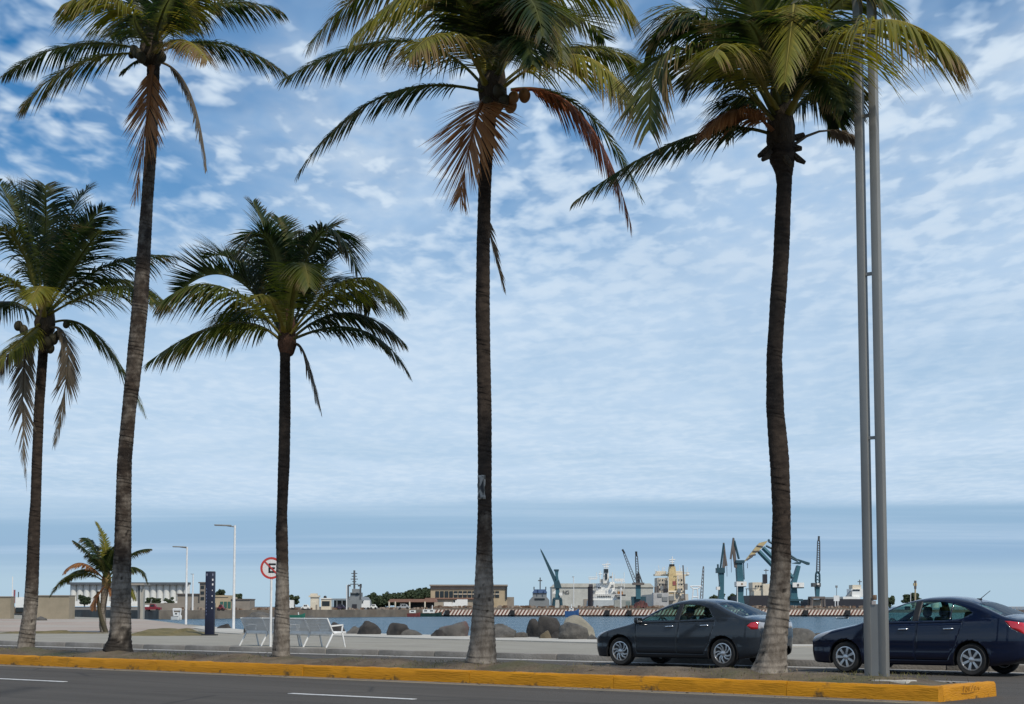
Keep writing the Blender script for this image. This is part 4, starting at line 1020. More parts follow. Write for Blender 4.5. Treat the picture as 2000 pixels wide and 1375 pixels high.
rootc2, ys2 = make_car(dict(loc=(p2.x-.86, 28.72+.78, 0), label='navy blue sedan parked behind the twin pole lamp post', L=4.455, R=.308, axles=(.86,3.46), wheel=2, paint=M_navy,
  zt=zt2, zb=[(0,.34),(.04,.25),(.2,.19),(.6,.18),(3.8,.19),(4.2,.25),(4.38,.33),(4.455,.45)],
  w=[(0,.50),(.02,.59),(.06,.67),(.12,.72),(.22,.765),(.4,.805),(.7,.835),(1.1,.846),(1.8,.848),(3.0,.848),(3.6,.842),(3.9,.825),(4.1,.79),(4.24,.75),(4.33,.71),(4.39,.655),(4.43,.58),(4.455,.50)],
  belt=[(0,.93),(1.1,.975),(2.5,1.0),(3.3,1.03),(3.8,1.06),(4.455,1.08)], crown=[(0,.05),(.5,.075),(1.0,.06),(1.3,.045),(2.1,.045),(2.6,.055),(3.2,.05),(3.8,.05),(4.1,.05),(4.455,.06)], ends=ENDS2,
  side_regions={10:('door',[(1.28,.28),(2.33,.28),(2.37,.985),(1.24,.945)]), 11:('door',[(2.345,.28),(2.98,.28),(3.16,.58),(3.30,1.01),(2.385,.985)]),
    20:('window',[(1.42,1.005),(2.26,1.022),(2.27,1.40),(2.08,1.375),(1.80,1.262)]), 21:('window',[(2.40,1.025),(3.02,1.04),(3.02,1.355),(2.80,1.395),(2.41,1.402)]), 22:('pillar',[(2.265,1.02),(2.395,1.023),(2.405,1.404),(2.275,1.401)]), 23:('window',[(3.045,1.042),(3.28,1.075),(3.47,1.18),(3.27,1.29),(3.045,1.35)])},
  light_regions={30:('tail_light',[(3.98,1.035),(4.20,1.03),(4.40,1.0),(4.45,.80),(4.34,.77),(4.22,.90)]), 32:('headlight',[(.06,.62),(.10,.73),(.32,.80),(.62,.875),(.46,.76),(.2,.62)])},
  light_y=(.42,.36), top_regions={40:('windshield',1.20,2.02), 41:('rear_window',3.52,4.06)}, handles=[(2.10,.86),(3.02,.875)], cab=(1.16,2.98), mirror_x=1.43, mirror_z=.985, plate_z=.62, plate_dx=.05))
bm2 = bmesh.new(); add_bar(bm2, (3.30,0,1.43), (3.52,0,1.60), 0.008, 0.005, 6); add_box(bm2, (3.30,0,1.435), (0.10,0.05,0.04), bev=0.012); from_bm('antenna', bm2, M_black, rootc2, smooth=50)
bm2 = bmesh.new(); add_box(bm2, (4.40,0,0.52), (0.05,1.25,0.05), bev=0.015); from_bm('bumper_strip', bm2, M_chrome, rootc1, smooth=40)
# ------------------------------------------------------------------ promenade furniture
M_wpaint = mat('white_powder_coat', (0.78,0.78,0.77), 0.45, (0.66,0.66,0.64), 5, 0)
M_slat = mat('perforated_steel', (0.52,0.53,0.53), 0.5, (0.60,0.61,0.61), 3, 0)
M_galv = mat('galvanised_steel', (0.215,0.215,0.205), 0.6, (0.275,0.275,0.26), 2.0, 0, metal=0.25, stretch=(1,1,0.25))
M_bluep = mat('navy_sign_paint', (0.0035,0.007,0.024), 0.5, (0.005,0.010,0.034), 3, 0)
M_signw = mat('sign_white', (0.72,0.70,0.70), 0.5); M_signr = mat('sign_red', (0.48,0.045,0.04), 0.5); M_signk = mat('sign_black', (0.012,0.012,0.014), 0.5)

def bench(x0, y, label):
    root = tag(empty('bench', (x0, y, PROM)), label, 'bench', 'white steel benches on the promenade')
    n, W = 2, 0.94        # bays between end frames; seat faces the sea (+y)
    frames = [0, W, 2*W]
    back0, back1 = Vector((0, 0.06, 0.43)), Vector((0, -0.16, 0.80))
    for i, fx in enumerate(frames):
        bm = bmesh.new(); r = 0.021
        def sq(a, b, w=0.042, t=0.03):
            a = Vector(a); b = Vector(b); d = b-a; q = d.to_track_quat('Z', 'X')
            add_box(bm, (a+b)/2, (t, w, d.length+0.02), rot=Matrix.Rotation(0, 3, 'X') if False else (Vector((0,0,1)).rotation_difference(d)), bev=0.006)
        sq((fx, -0.17, 0.82), (fx, 0.07, 0.40)); sq((fx, 0.07, 0.41), (fx, -0.20, 0.0)); sq((fx, 0.05, 0.40), (fx, 0.55, 0.43)); sq((fx, 0.42, 0.41), (fx, 0.54, 0.0))
        if i in (0, 2):
            sq((fx, -0.03, 0.60), (fx, 0.44, 0.635)); sq((fx, 0.44, 0.64), (fx, 0.40, 0.42))
        from_bm('frame', bm, M_wpaint, root, smooth=40)
    for b in range(n):
        for h in range(2):
            xa = frames[b]+0.025+h*(W-0.05)/2; xb = xa+(W-0.05)/2-0.012
            bp = None
            for k in range(9):
                f = (k+0.5)/9; p = back0.lerp(back1, f); d = (back1-back0).normalized()
                bm = bmesh.new(); add_box(bm, ((xa+xb)/2, p.y, p.z), (xb-xa, 0.012, 0.036), rot=Vector((0,0,1)).rotation_difference(d))
                from_bm('back_slat', bm, M_slat, root)
        bm = bmesh.new(); add_box(bm, (frames[b]+W/2, 0.30, 0.425), (W-0.05, 0.46, 0.05), bev=0.015); add_box(bm, (frames[b]+W/2, 0.055, 0.40), (W-0.05, 0.03, 0.095), bev=0.01)
        from_bm('seat', bm, M_wpaint, root, smooth=40)
    bar('top_rail', (0, -0.165, 0.815), (2*W, -0.165, 0.815), 0.018, M_wpaint, root)
    return root
pb, _ = on_line(648, 31.95, 0)
bench(pb.x-1.88, 31.95, 'white steel bench right of the palm trunk by the round sign')
pa, _ = on_line(478.5, 31.95, 0)
bench(pa.x+0.02, 31.95, 'white steel bench left of the palm trunk by the round sign')

def parking_sign():
    p, d = on_line(529, 31.45, PROM)
    root = tag(empty('no_parking_sign', p, YAW), 'round red and white no parking sign with letter E', 'sign')
    k = d/FPX; ztop = at(529, 1088, d).z-PROM; zc = at(529, 1109.5, d).z-PROM; r = 21.5*k
    bar('pole', (0, 0.03, 0), (0, 0.03, zc+r*0.7), 0.035, M_wpaint, root, n=12)
    Rx = Matrix.Rotation(math.pi/2, 4, 'X')
    def disc(name, r1, r0, y, m, th=0.01):
        bm = bmesh.new(); n = 40; vs = []
        for k2 in range(n):
            a = 2*math.pi*k2/n; c, s = math.cos(a), math.sin(a)
            vs.append([bm.verts.new((r1*c, y, zc+r1*s)), bm.verts.new((r0*c, y, zc+r0*s)), bm.verts.new((r0*c, y+th, zc+r0*s)), bm.verts.new((r1*c, y+th, zc+r1*s))])
        for k2 in range(n):
            A, B = vs[k2], vs[(k2+1) % n]
            for j in range(4): bm.faces.new((A[j], A[(j+1) % 4], B[(j+1) % 4], B[j]))
        bmesh.ops.remove_doubles(bm, verts=bm.verts, dist=1e-6); bmesh.ops.recalc_face_normals(bm, faces=bm.faces)
        return from_bm(name, bm, m, root)
    plate = disc('plate', r*0.99, 0.001, 0, M_signw); disc('ring', r, r*0.80, -0.004, M_signr, 0.004)
    s = r*1.0
    bm = bmesh.new()   # the letter E
    for cx, cz, w, h in [(-0.23, 0, 0.16, 0.86), (0.09, 0.35, 0.52, 0.16), (0.05, 0, 0.44, 0.16), (0.09, -0.35, 0.52, 0.16)]:
        add_box(bm, (cx*s+0.06*s, -0.006, zc+cz*s), (w*s, 0.003, h*s))
    from_bm('letter_e', bm, M_signk, root)
    bm = bmesh.new(); add_box(bm, (0, -0.010, zc), (r*1.7, 0.003, r*0.125), rot=Matrix.Rotation(math.radians(45), 3, 'Y')); from_bm('slash', bm, M_signr, root)
parking_sign()

def lamp_post(px, py_base, py_top, label, arm_px, m=M_wpaint, d=None, z=PROM, r=0.075):
    p = ground(px, py_base, z) if d is None else at(px, py_base, d); d = d or (p.x*-SY_+p.y*CY_)
    root = tag(empty('lamp_post', (p.x, p.y, p.z), YAW), label, 'lamp post', 'street lamps along the waterfront')
    h = at(px, py_top, d).z-p.z; k = d/FPX
    bar('pole', (0,0,0), (0,0,h), r, m, root, r2=r*0.7, n=10)
    box('foot_plate', (0,0,0.02), (r*4, r*4, 0.04), M_galv, root)
    tube('arm', [(0,0,h*0.985), (-0.25,0,h*0.992), (-0.55,0,h*1.0)], 0.03, M_galv, root)
    bm = bmesh.new(); add_box(bm, (-arm_px*k+0.42, 0, h*1.0), (0.85, 0.28, 0.07), rot=Matrix.Rotation(0.03, 3, 'Y'), bev=0.03); from_bm('lamp_head', bm, M_galv, root, smooth=40)
    return root
lamp_post(456, 1230, 1026, 'tall white street lamp to the right of the navy totem', 40)
lamp_post(363, 1221, 1068, 'white street lamp to the left of the navy totem', 28)
lamp_post(376, 1194, 1121, 'thin far white lamp on the quay by the silos', 5, d=378, r=0.22)

def totem():
    p = ground(409.5, 1241, PROM); d = p.x*-SY_+p.y*CY_; k = d/FPX
    root = tag(empty('information_totem', p, YAW), 'narrow navy blue information totem with white marks', 'totem')
    h = at(412, 1117, d).z-PROM; w = 17.5*k
    bm = bmesh.new(); add_box(bm, (0, 0, h/2+0.02), (w, w*0.75, h), bev=0.02); from_bm('body', bm, M_bluep, root, smooth=40)
    bm = bmesh.new(); add_box(bm, (0, 0, 0.025), (29*k, 0.45, 0.05), bev=0.01); from_bm('base_plate', bm, M_black, root, smooth=40)
    for dx, py, s in [(5.6,1132.5,2.6),(5.6,1141.5,2.6),(5.2,1153,1.4),(5.0,1164,1.6),(4.8,1176,1.3),(4.6,1188,1.6)]:
        box('white_mark', (dx*k, -w*0.375-0.002, at(410, py, d).z-PROM), (s*k, 0.004, s*1.5*k), M_signw, root)
    for i in range(9):
        box('text_mark', (-6.2*k, -w*0.375-0.002, at(410, 1150+i*6.2, d).z-PROM), (1.0*k, 0.004, 3.2*k), mat('faint_print', (0.12,0.15,0.26), 0.6), root)
    for dx in (-5.8, 5.6):
        box('white_symbol', (dx*k, -w*0.375-0.002, at(410, 1122.5, d).z-PROM), (1.3*k, 0.004, 4.2*k), mat('grey_print', (0.3,0.32,0.42), 0.6), root)
totem()

def twin_post():
    p, d = on_line(1710.5, 21.55, 0.17)
    root = tag(empty('lamp_post', (p.x, p.y, 0.17), 0.0), 'grey steel twin pole lamp post at the median end', 'lamp post')
    # poles stand side by side along the road, seen from their left end
    W, T, gap, H = 0.118, 0.20, 0.118, 13.0
    off = (W+gap)/2
    hb = at(1707, 1180, d).z-0.17
    a = 0.0
    R_ = Matrix.Rotation(a, 3, 'Z')
    for sx in (-1, 1):
        bm = bmesh.new(); add_box(bm, R_ @ Vector((sx*off, 0, H/2)), (W, T*0.55, H), rot=R_, bev=0.008); from_bm('pole', bm, M_galv, root, smooth=40)
    bm = bmesh.new(); add_box(bm, R_ @ Vector((0, 0, hb/2)), (gap+0.02, T*0.5, hb), rot=R_); from_bm('infill_panel', bm, M_galv, root)
    bm = bmesh.new(); add_box(bm, R_ @ Vector((0.05, 0, 0.03)), (0.62, 0.42, 0.06), rot=R_, bev=0.01); from_bm('foot_plate', bm, M_kerbg, root, smooth=40)
    for py in (855, 535, 226, -90, -400):
        z = at(1700, py, d).z-0.17; bm = bmesh.new(); add_box(bm, (0, 0, z), (gap+0.04, 0.05, 0.045), rot=R_); from_bm('spacer', bm, M_galv, root)
    bm = bmesh.new(); add_box(bm, R_ @ Vector((-0.9, 0, H-0.1)), (1.4, 0.35, 0.1), rot=R_, bev=0.03); from_bm('lamp_head', bm, M_galv, root, smooth=40)
    z = at(1707, 1177, d).z-0.17
    bm = bmesh.new(); add_box(bm, R_ @ Vector((0.0, -T*0.275-0.004, z)), (0.066, 0.004, 0.055), rot=R_); from_bm('sticker', bm, mat('sticker_paper', (0.55,0.47,0.42), 0.8), root)
    bm = bmesh.new(); add_box(bm, R_ @ Vector((0.005, -T*0.2, z+0.075)), (0.06, 0.04, 0.075), rot=R_, bev=0.01); from_bm('rusty_clip', bm, mat('rust', (0.16,0.10,0.06), 0.9, (0.25,0.16,0.1), 20), root, smooth=40)
    return p, d
twin_post()
# concrete pad beside it
pp, _ = on_line(1762, 21.35, 0.2)
tag(box('concrete_slab', (pp.x-0.15, pp.y, 0.215), (0.55, 0.34, 0.07), M_conc_l, bev=0.012), 'small pale concrete slab beside the twin pole post', 'slab')

# torn poster on the centre palm
def poster():
    d = D4; xc, yl, yr = 947, 930, 975; c = at(947, 952, d); rad = 14.2/FPX*d*1.03
    root = None
    bm = bmesh.new(); rows = []; R = random.Random(3)
    zt, zb = at(940, 929, d).z, at(940, 976, d).z
    a0 = YAW-math.pi/2      # towards the camera
    for j in range(9):
        z = zb+(zt-zb)*j/8; row = []
        for i in range(9):
            a = a0+math.radians(-62+(62+6)*i/8)+(R.gauss(0, 0.05) if i in (0, 8) else 0)
            r = rad+0.012+R.gauss(0, 0.003)
            row.append(bm.verts.new((r*math.cos(a), r*math.sin(a), z-c.z)))
        rows.append(row)
    for A, B in zip(rows, rows[1:]):
        for i in range(8): bm.faces.new((A[i], A[i+1], B[i+1], B[i]))
    m = bpy.data.materials.new('torn_poster_print'); m.use_nodes = True; nt = m.node_tree; N = nt.nodes.new; L = nt.links.new; b = nt.nodes['Principled BSDF']; b.inputs['Roughness'].default_value = 0.9
    tc = N('ShaderNodeTexCoord'); n = N('ShaderNodeTexNoise'); L(tc.outputs['Object'], n.inputs[0]); n.inputs['Scale'].default_value = 9; n.inputs['Detail'].default_value = 6
    r = N('ShaderNodeValToRGB'); L(n.outputs[0], r.inputs[0]); r.color_ramp.elements[0].position = 0.42; r.color_ramp.elements[0].color = (0.10,0.10,0.09,1); r.color_ramp.elements[1].position = 0.5; r.color_ramp.elements[1].color = (0.30,0.295,0.275,1)
    L(r.outputs[0], b.inputs['Base Color'])
    o = from_bm('torn_poster', bm, m, None, c, smooth=60); tag(o, 'torn pale poster wrapped on the centre palm trunk', 'poster')
    md = o.modifiers.new('thickness', 'SOLIDIFY'); md.thickness = 0.006
    for name, pts in (('dark_arrow', [(-0.60,0.52),(-0.10,0.85),(-0.10,0.15)]), ('dark_print', [(-1.05,0.80),(-0.85,0.95),(-0.72,0.70),(-1.05,0.62)]), ('dark_print', [(-1.05,0.08),(-0.7,0.30),(-0.62,0.05)])):
        bm = bmesh.new(); vs = []
        for aa, f in pts:
            a = a0+aa*0.85-0.05; vs.append(bm.verts.new(((rad+0.022)*math.cos(a), (rad+0.022)*math.sin(a), zb+(zt-zb)*f-c.z)))
        bm.faces.new(vs); from_bm(name, bm, M_signk, o)
poster()

# boulders along the sea wall
M_rock = mat('boulder', (0.05,0.047,0.043), 0.95, (0.135,0.125,0.11), 2.6, 1.0, 7, c3=(0.085,0.08,0.068), scale3=0.9)
M_rock_d = mat('dark_boulder', (0.022,0.021,0.021), 0.95, (0.065,0.058,0.052), 1.8, 0.9, 5)
M_rock_l = mat('pale_boulder', (0.19,0.175,0.135), 0.95, (0.30,0.275,0.22), 1.5, 0.8, 5)
from mathutils import noise as mnoise
def boulder(px, pyb, w, h, m, label, seed, dback=1.2, tilt=0.0):
    k0 = ground(px, pyb, PROM+0.05); d = (k0.x*-SY_+k0.y*CY_)+dback; k = d/FPX
    c = at(px, pyb, d); bm = bmesh.new(); bmesh.ops.create_icosphere(bm, subdivisions=4, radius=1.0); R = random.Random(seed); o = Vector((R.uniform(0, 50),)*3)
    planes = [(Vector((R.gauss(0,1), R.gauss(0,1), R.gauss(0,.8))).normalized(), R.uniform(0.68, 0.92)) for _ in range(9)]
    top = at(px, pyb-h, d).z; base = PROM-0.5; cz = base+(top-base)*0.42
    for v in bm.verts:
        n = v.co.normalized(); q = mnoise.noise(n*1.1+o)*0.30+mnoise.noise(n*2.6+o)*0.12+mnoise.noise(n*7+o)*0.03
        s = 1+q+mnoise.noise(n*15+o)*0.014
        for pn, pd in planes:
            dt = n.dot(pn)
            if dt > 0.05: s = min(s, pd/dt*(1+0.25*q))
        v.co = n*s
    zmax = max(v.co.z for v in bm.verts); zmin = min(v.co.z for v in bm.verts); xw = (max(v.co.x for v in bm.verts)-min(v.co.x for v in bm.verts))/2; yw = max(abs(v.co.y) for v in bm.verts)
    bmesh.ops.transform(bm, matrix=Matrix.Rotation(tilt, 4, 'Y'), verts=bm.verts)
    for v in bm.verts:
        v.co = Vector((v.co.x/xw*w*k/2, v.co.y/yw*w*k*0.42, (v.co.z-zmin)/(zmax-zmin)*(top-base)))
    ob = from_bm('boulder', bm, m, None, (c.x, c.y, base), YAW, smooth=70)
    tag(ob, label, 'boulder', 'boulders along the sea wall')
for a in [
 (440,1227,34,9,M_rock_d,'low dark boulder between the totem and the left bench',1,1.5),
 (508,1236,74,42,M_rock,'big brown boulder behind the left white bench',2,1.5),
 (606,1236,44,34,M_rock,'brown boulder peeping over the right bench back',22,3),
 (657,1237,34,22,M_rock_d,'dark boulder beside the right arm of the bench',3,1.6),
 (696,1239,40,16,M_rock,'low flat boulder left of the rounded dark one',23,2.4),
 (720,1239,50,27,M_rock_d,'rounded dark boulder right of the benches',4,1.2),
 (779,1241,48,25,M_rock_d,'dark pointed boulder midway between bench and centre palm',5,1.4),
 (800,1241,52,12,M_rock,'low boulder lying against the dark pointed one',6,1.2),
 (857,1243,30,14,M_rock_d,'small dark boulder at the left foot of the reddish one',7,1.2),
 (889,1243,62,30,mat('reddish_boulder', (0.07,0.064,0.058), 0.95, (0.13,0.118,0.105), 1.8, 0.9, 6, c3=(0.12,0.045,0.04), scale3=1.1),'reddish stained boulder just left of the centre palm',8,1.4),
 (978,1246,64,28,M_rock,'smooth grey boulder just right of the centre palm',9,1.4),
 (1012,1246,48,12,M_rock,'low flat boulder right of the centre palm',10,1.8),
 (1046,1244,36,36,M_rock_d,'round black boulder on the left of the heaped pair',11,1.8),
 (1072,1246,46,43,M_rock_d,'tall pointed dark boulder in the heap',12,1.3,0.15),
 (1064,1247,28,16,mat('tan_boulder', (0.10,0.08,0.05), 0.95, (0.15,0.12,0.08), 2, 0.8, 6),'small tan boulder at the foot of the heap',13,.9),
 (1086,1247,26,14,M_rock_d,'small dark boulder at the right foot of the heap',14,.9),
 (1133,1248,70,48,M_rock_l,'largest pale topped boulder left of the grey car',15,2.0,-0.1),
 (1122,1248.5,62,34,M_rock,'brown boulder in front of the pale topped one',16,1.0),
 (1160,1249,26,10,M_rock,'small boulder right of the pale topped one',17,1.0),
 (1568,1260,76,34,M_rock,'smooth long boulder between the two cars',18,2.0),
 (1600,1260,40,24,M_rock,'brown boulder at the nose of the navy car',19,2.4),
 (80,1212,26,8,M_rock,'low brown boulder by the far left wall',20,3)]:
    boulder(*a)
# ------------------------------------------------------------------ the harbour across the water
def hmat(n, c, r=0.7, c2=None, sc=0.4, **k): return mat(n, c, r, c2 or tuple(v*0.8 for v in c), sc, **k)
M_teal = hmat('crane_teal', (0.035,0.125,0.165), 0.55); M_teal_d = hmat('crane_dark_teal', (0.022,0.07,0.095), 0.55)
M_cream = hmat('jib_cream', (0.55,0.43,0.22), 0.6); M_rustg = hmat('weathered_steel', (0.14,0.12,0.11), 0.75)
M_hwhite = mat('ship_white', (0.82,0.82,0.79), 0.5, (0.72,0.71,0.67), 0.5); M_hcream = mat('ship_cream', (0.70,0.63,0.50), 0.6, (0.58,0.51,0.40), 0.6); M_hyel = mat('funnel_yellow', (0.66,0.51,0.26), 0.6, (0.50,0.38,0.19), 0.8)
M_hgrey = hmat('navy_grey', (0.22,0.235,0.24), 0.6); M_hdark = hmat('ship_hull_black', (0.022,0.022,0.03), 0.6); M_hblue = hmat('hull_blue', (0.03,0.10,0.26), 0.55); M_hgreen = hmat('hull_green', (0.012,0.05,0.045), 0.6)
M_beige = hmat('beige_plaster', (0.48,0.39,0.26), 0.85); M_beige_d = hmat('grey_plaster', (0.28,0.245,0.205), 0.85); M_pane = mat('dark_pane', (0.02,0.026,0.03), 0.15)
M_shed = hmat('shed_sheet', (0.50,0.50,0.455), 0.6); M_redroof = hmat('rusty_roof', (0.27,0.15,0.11), 0.8); M_silo = hmat('silo_concrete', (0.66,0.66,0.63), 0.8); M_wallg = hmat('old_wall', (0.33,0.275,0.20), 0.9, (0.24,0.205,0.145), 0.5)
M_quay = mat('quay_concrete', (0.11,0.095,0.078), 0.95, (0.20,0.17,0.135), 0.3, 0.4, 2, c3=(0.15,0.11,0.08), scale3=0.1); M_steel = mat('mast_steel', (0.08,0.085,0.09), 0.6)
M_tree = mat('far_foliage', (0.022,0.04,0.018), 0.9, (0.045,0.062,0.025), 0.5)
WHT = M_wpaint
def fdepth(p): return p.x*-SY_+p.y*CY_
class HB:
    """a thing across the water, laid out from the photo at its own distance with real depth"""
    def __init__(s, name, px, py, d, label, cat, group=None):
        s.d = d; s.o = at(px, py, d); s.px = px
        s.root = tag(empty(name, s.o, YAW), label, cat, group)
    def loc(s, x, y, dy=0.0):
        p = at(x, y, s.d)-s.o
        return Vector((p.x*CY_+p.y*SY_, dy, p.z))
    def box(s, name, x0, y0, x1, y1, th, m, dy=0.0, parent=None, bev=0.0):
        a = s.loc(x0, y1); b = s.loc(x1, y0)
        return box(name, ((a.x+b.x)/2, dy+th/2, (a.z+b.z)/2), (abs(b.x-a.x), th, abs(b.z-a.z)), m, parent or s.root, bev=bev)
    def poly(s, name, pts, th, m, dy=0.0, parent=None):
        bm = bmesh.new(); P = [s.loc(x, y) for x, y in pts]
        f = [bm.verts.new((p.x, dy, p.z)) for p in P]; b = [bm.verts.new((p.x, dy+th, p.z)) for p in P]; n = len(P)
        bm.faces.new(f); bm.faces.new(b[::-1])
        for i in range(n): bm.faces.new((f[i], b[i], b[(i+1) % n], f[(i+1) % n]))
        bmesh.ops.recalc_face_normals(bm, faces=bm.faces)
        return from_bm(name, bm, m, parent or s.root)
    def bars(s, name, segs, r, m, parent=None, n=5):
        for g in segs:
            x0, y0, x1, y1 = g[:4]; d0, d1 = (g[4], g[5]) if len(g) > 4 else (0, 0)
            bm = bmesh.new(); add_bar(bm, s.loc(x0, y0, d0), s.loc(x1, y1, d1), r, n=n)
            from_bm(name, bm, m, parent or s.root)
    def lattice(s, name, x0, y0, x1, y1, w0, w1, m, n=9, r=0.09):
        """a four-chord lattice boom from (x0,y0) to (x1,y1), w in photo pixels"""
        a = s.loc(x0, y0); b = s.loc(x1, y1); k = s.d/FPX; bm = bmesh.new(); ax = (b-a).normalized(); sx = Vector((ax.z, 0, -ax.x)); sy = Vector((0, 1, 0)); R = []
        for i in range(n+1):
            f = i/n; c = a.lerp(b, f); h = (w0+(w1-w0)*f)*k/2*(1 if 0 < i < n else 0.55)
            R.append([c+sx*h+sy*h, c-sx*h+sy*h, c-sx*h-sy*h, c+sx*h-sy*h])
        for A, B in zip(R, R[1:]):
            for j in range(4):
                add_bar(bm, A[j], B[j], r, n=4, cap=False); add_bar(bm, A[j], B[(j+1) % 4], r*0.6, n=4, cap=False)
        return from_bm(name, bm, m, s.root)

# quays
def stripe_mat():
    m = bpy.data.materials.new('striped_fender_paint'); m.use_nodes = True; nt = m.node_tree; N = nt.nodes.new; L = nt.links.new; b = nt.nodes['Principled BSDF']; b.inputs['Roughness'].default_value = 0.85
    tc = N('ShaderNodeTexCoord'); sp = N('ShaderNodeSeparateXYZ'); L(tc.outputs['Object'], sp.inputs[0])
    ad = N('ShaderNodeMath'); ad.operation = 'MULTIPLY_ADD'; L(sp.outputs[2], ad.inputs[0]); ad.inputs[1].default_value = -0.62; L(sp.outputs[0], ad.inputs[2])
    dv = N('ShaderNodeMath'); dv.operation = 'DIVIDE'; L(ad.outputs[0], dv.inputs[0]); dv.inputs[1].default_value = 1.02
    fr = N('ShaderNodeMath'); fr.operation = 'FRACT'; L(dv.outputs[0], fr.inputs[0])
    gt = N('ShaderNodeMath'); gt.operation = 'GREATER_THAN'; L(fr.outputs[0], gt.inputs[0]); gt.inputs[1].default_value = 0.5
    n = N('ShaderNodeTexNoise'); L(tc.outputs['Object'], n.inputs[0]); n.inputs['Scale'].default_value = 0.6; n.inputs['Detail'].default_value = 6
    mr = N('ShaderNodeMapRange'); L(n.outputs[0], mr.inputs[0]); mr.inputs[1].default_value = 0.42; mr.inputs[2].default_value = 0.7; mr.inputs[3].default_value = 0.0; mr.inputs[4].default_value = 0.6
    mx = N('ShaderNodeMix'); mx.data_type = 'RGBA'; L(gt.outputs[0], mx.inputs[0]); mx.inputs[6].default_value = (0.17,0.055,0.035,1); mx.inputs[7].default_value = (0.80,0.70,0.60,1)
    m2 = N('ShaderNodeMix'); m2.data_type = 'RGBA'; L(mr.outputs[0], m2.inputs[0]); L(mx.outputs[2], m2.inputs[6]); m2.inputs[7].default_value = (0.28,0.18,0.13,1)
    L(m2.outputs[2], b.inputs['Base Color']); return m
QD = 465.0
q = HB('far_quay', 1265, 1204, QD, None, None)
QZ = at(1265, 1187.6, QD).z
def quay_root(o, label): tag(o, label, 'quay')
quay_root(q.root, 'far quay wall painted with red and white slanting stripes')
q.box('quay_deck', 838, 1187.6, 1712, 1191, 420, M_quay)
q.box('striped_face', 838, 1190.8, 1712, 1201.2, 3.0, stripe_mat(), -0.25)
q.box('waterline_beam', 838, 1201.2, 1712, 1206, 3.0, mat('wet_beam', (0.025,0.02,0.02), 0.7), -0.1)
for x in (874, 1001, 1186, 1229, 1420, 1573, 1655): q.box('fender', x-4.5, 1191.5, x+4.5, 1200.5, 1.0, M_black, -1.2)
rr = random.Random(9)
A = ground(310, 1209.5, WATER_Z); B = ground(846, 1204, WATER_Z)
lq = prism('left_quay', [(A.x,A.y),(B.x,B.y),(B.x-300,B.y+380),(A.x-500,A.y+300),(A.x-150,A.y+60),(A.x-20,A.y+10)], WATER_Z-1, 0.42, M_quay); tag(lq, 'plain brown concrete quay wall running to the left', 'quay')
tag(prism('far_land', [(at(-400,1184,900).x,at(-400,1184,900).y),(at(1720,1184,884).x,at(1720,1184,884).y),(at(1720,1184,1500).x,at(1720,1184,1500).y),(at(-400,1184,1500).x,at(-400,1184,1500).y)], WATER_Z-1, 0.75, M_quay), kind='structure')
LQ = lambda px: 372+(470-372)*(px-318)/(845-318)+6   # distance of things standing on the left quay

# left: land's walls, silos
h = HB('concrete_wall', 5, 1211, 152, 'weathered concrete wall at the far left edge', 'wall'); h.box('wall', -40, 1166, 21, 1212, 1.2, M_wallg); h.box('coping', -41, 1164.6, 21.5, 1166.2, 1.35, M_beige_d, -.08)
h = HB('concrete_wall', 104, 1211, 150, 'weathered concrete wall block between the two left palms', 'wall'); h.box('wall', 70, 1164, 135.5, 1212, 2.0, M_wallg); h.box('coping', 69.5, 1162.4, 136, 1164.2, 2.2, M_beige_d, -.1)
h = HB('flag_pole', 24, 1205, 175, 'thin white pole beside the far left wall', 'pole'); h.bars('pole', [(24,1210,24.5,1126)], 0.06, WHT); h.box('flag', 26, 1152, 30, 1178, 0.06, hmat('flag_red_blue', (0.28,0.08,0.10), 0.8))
h = HB('moored_boat', 38, 1200, 230, 'white boat showing between the left walls', 'boat'); h.poly('hull', [(24,1198),(50,1198),(54,1188),(22,1188)], 3, hmat('boat_brown', (0.16,0.11,0.07))); h.box('cabin', 30, 1166, 47, 1188, 2.4, M_hwhite); h.box('window', 31, 1186.5, 46, 1195, 0.2, M_pane, -.15); h.bars('mast', [(36,1166,36,1156)], .08, M_steel)
h = HB('silo_block', 250, 1183, 900, 'long row of pale grain silos with a flat dark roof', 'building')
cyl = bmesh.new(); k9 = 900/FPX; zb9, zt9 = h.loc(0, 1184).z, h.loc(0, 1142).z
add_lathe(cyl, [(6.4*k9, zb9), (6.4*k9, zt9)], 20); me9 = bpy.data.meshes.new('silo'); cyl.to_mesh(me9); cyl.free(); smooth_shade(me9, 40); me9.materials.append(M_silo)
for i in range(18): new_obj('silo', me9, None, h.root, (h.loc(143+13*i, 1184).x, 0, 0))
h.box('gap_fill', 137, 1142, 369, 1184, 2, M_silo, -0.2); h.box('roof', 134, 1137.5, 370, 1142, 8, hmat('roof_dark', (0.10,0.115,0.13)), -4); h.box('plinth_wall', 130, 1174, 420, 1184, 2, M_hwhite, -5)  # pale slab added between the silos to lighten the dark gaps
h = HB('grey_building', 378, 1191, 520, 'hazy brown grey warehouse right of the silos', 'building'); h.box('wall', 346, 1161, 393, 1192, 12, M_beige_d); h.box('roof', 344.5, 1159.3, 394, 1161.2, 13, M_rustg, -.5); h.box('tower', 390.5, 1139, 403, 1192, 8, M_beige_d, -1); h.box('tower_roof', 389, 1136.8, 404, 1139.2, 9, M_rustg, -1.5)
for yy in (1144, 1155, 1166): h.box('window', 393, yy, 400, yy+6, .2, M_pane, -1.15)
h = HB('boundary_wall', 370, 1192, 400, 'low grey wall behind the red pickup', 'wall'); h.box('wall', 282, 1178, 420, 1194, 1, M_beige_d)
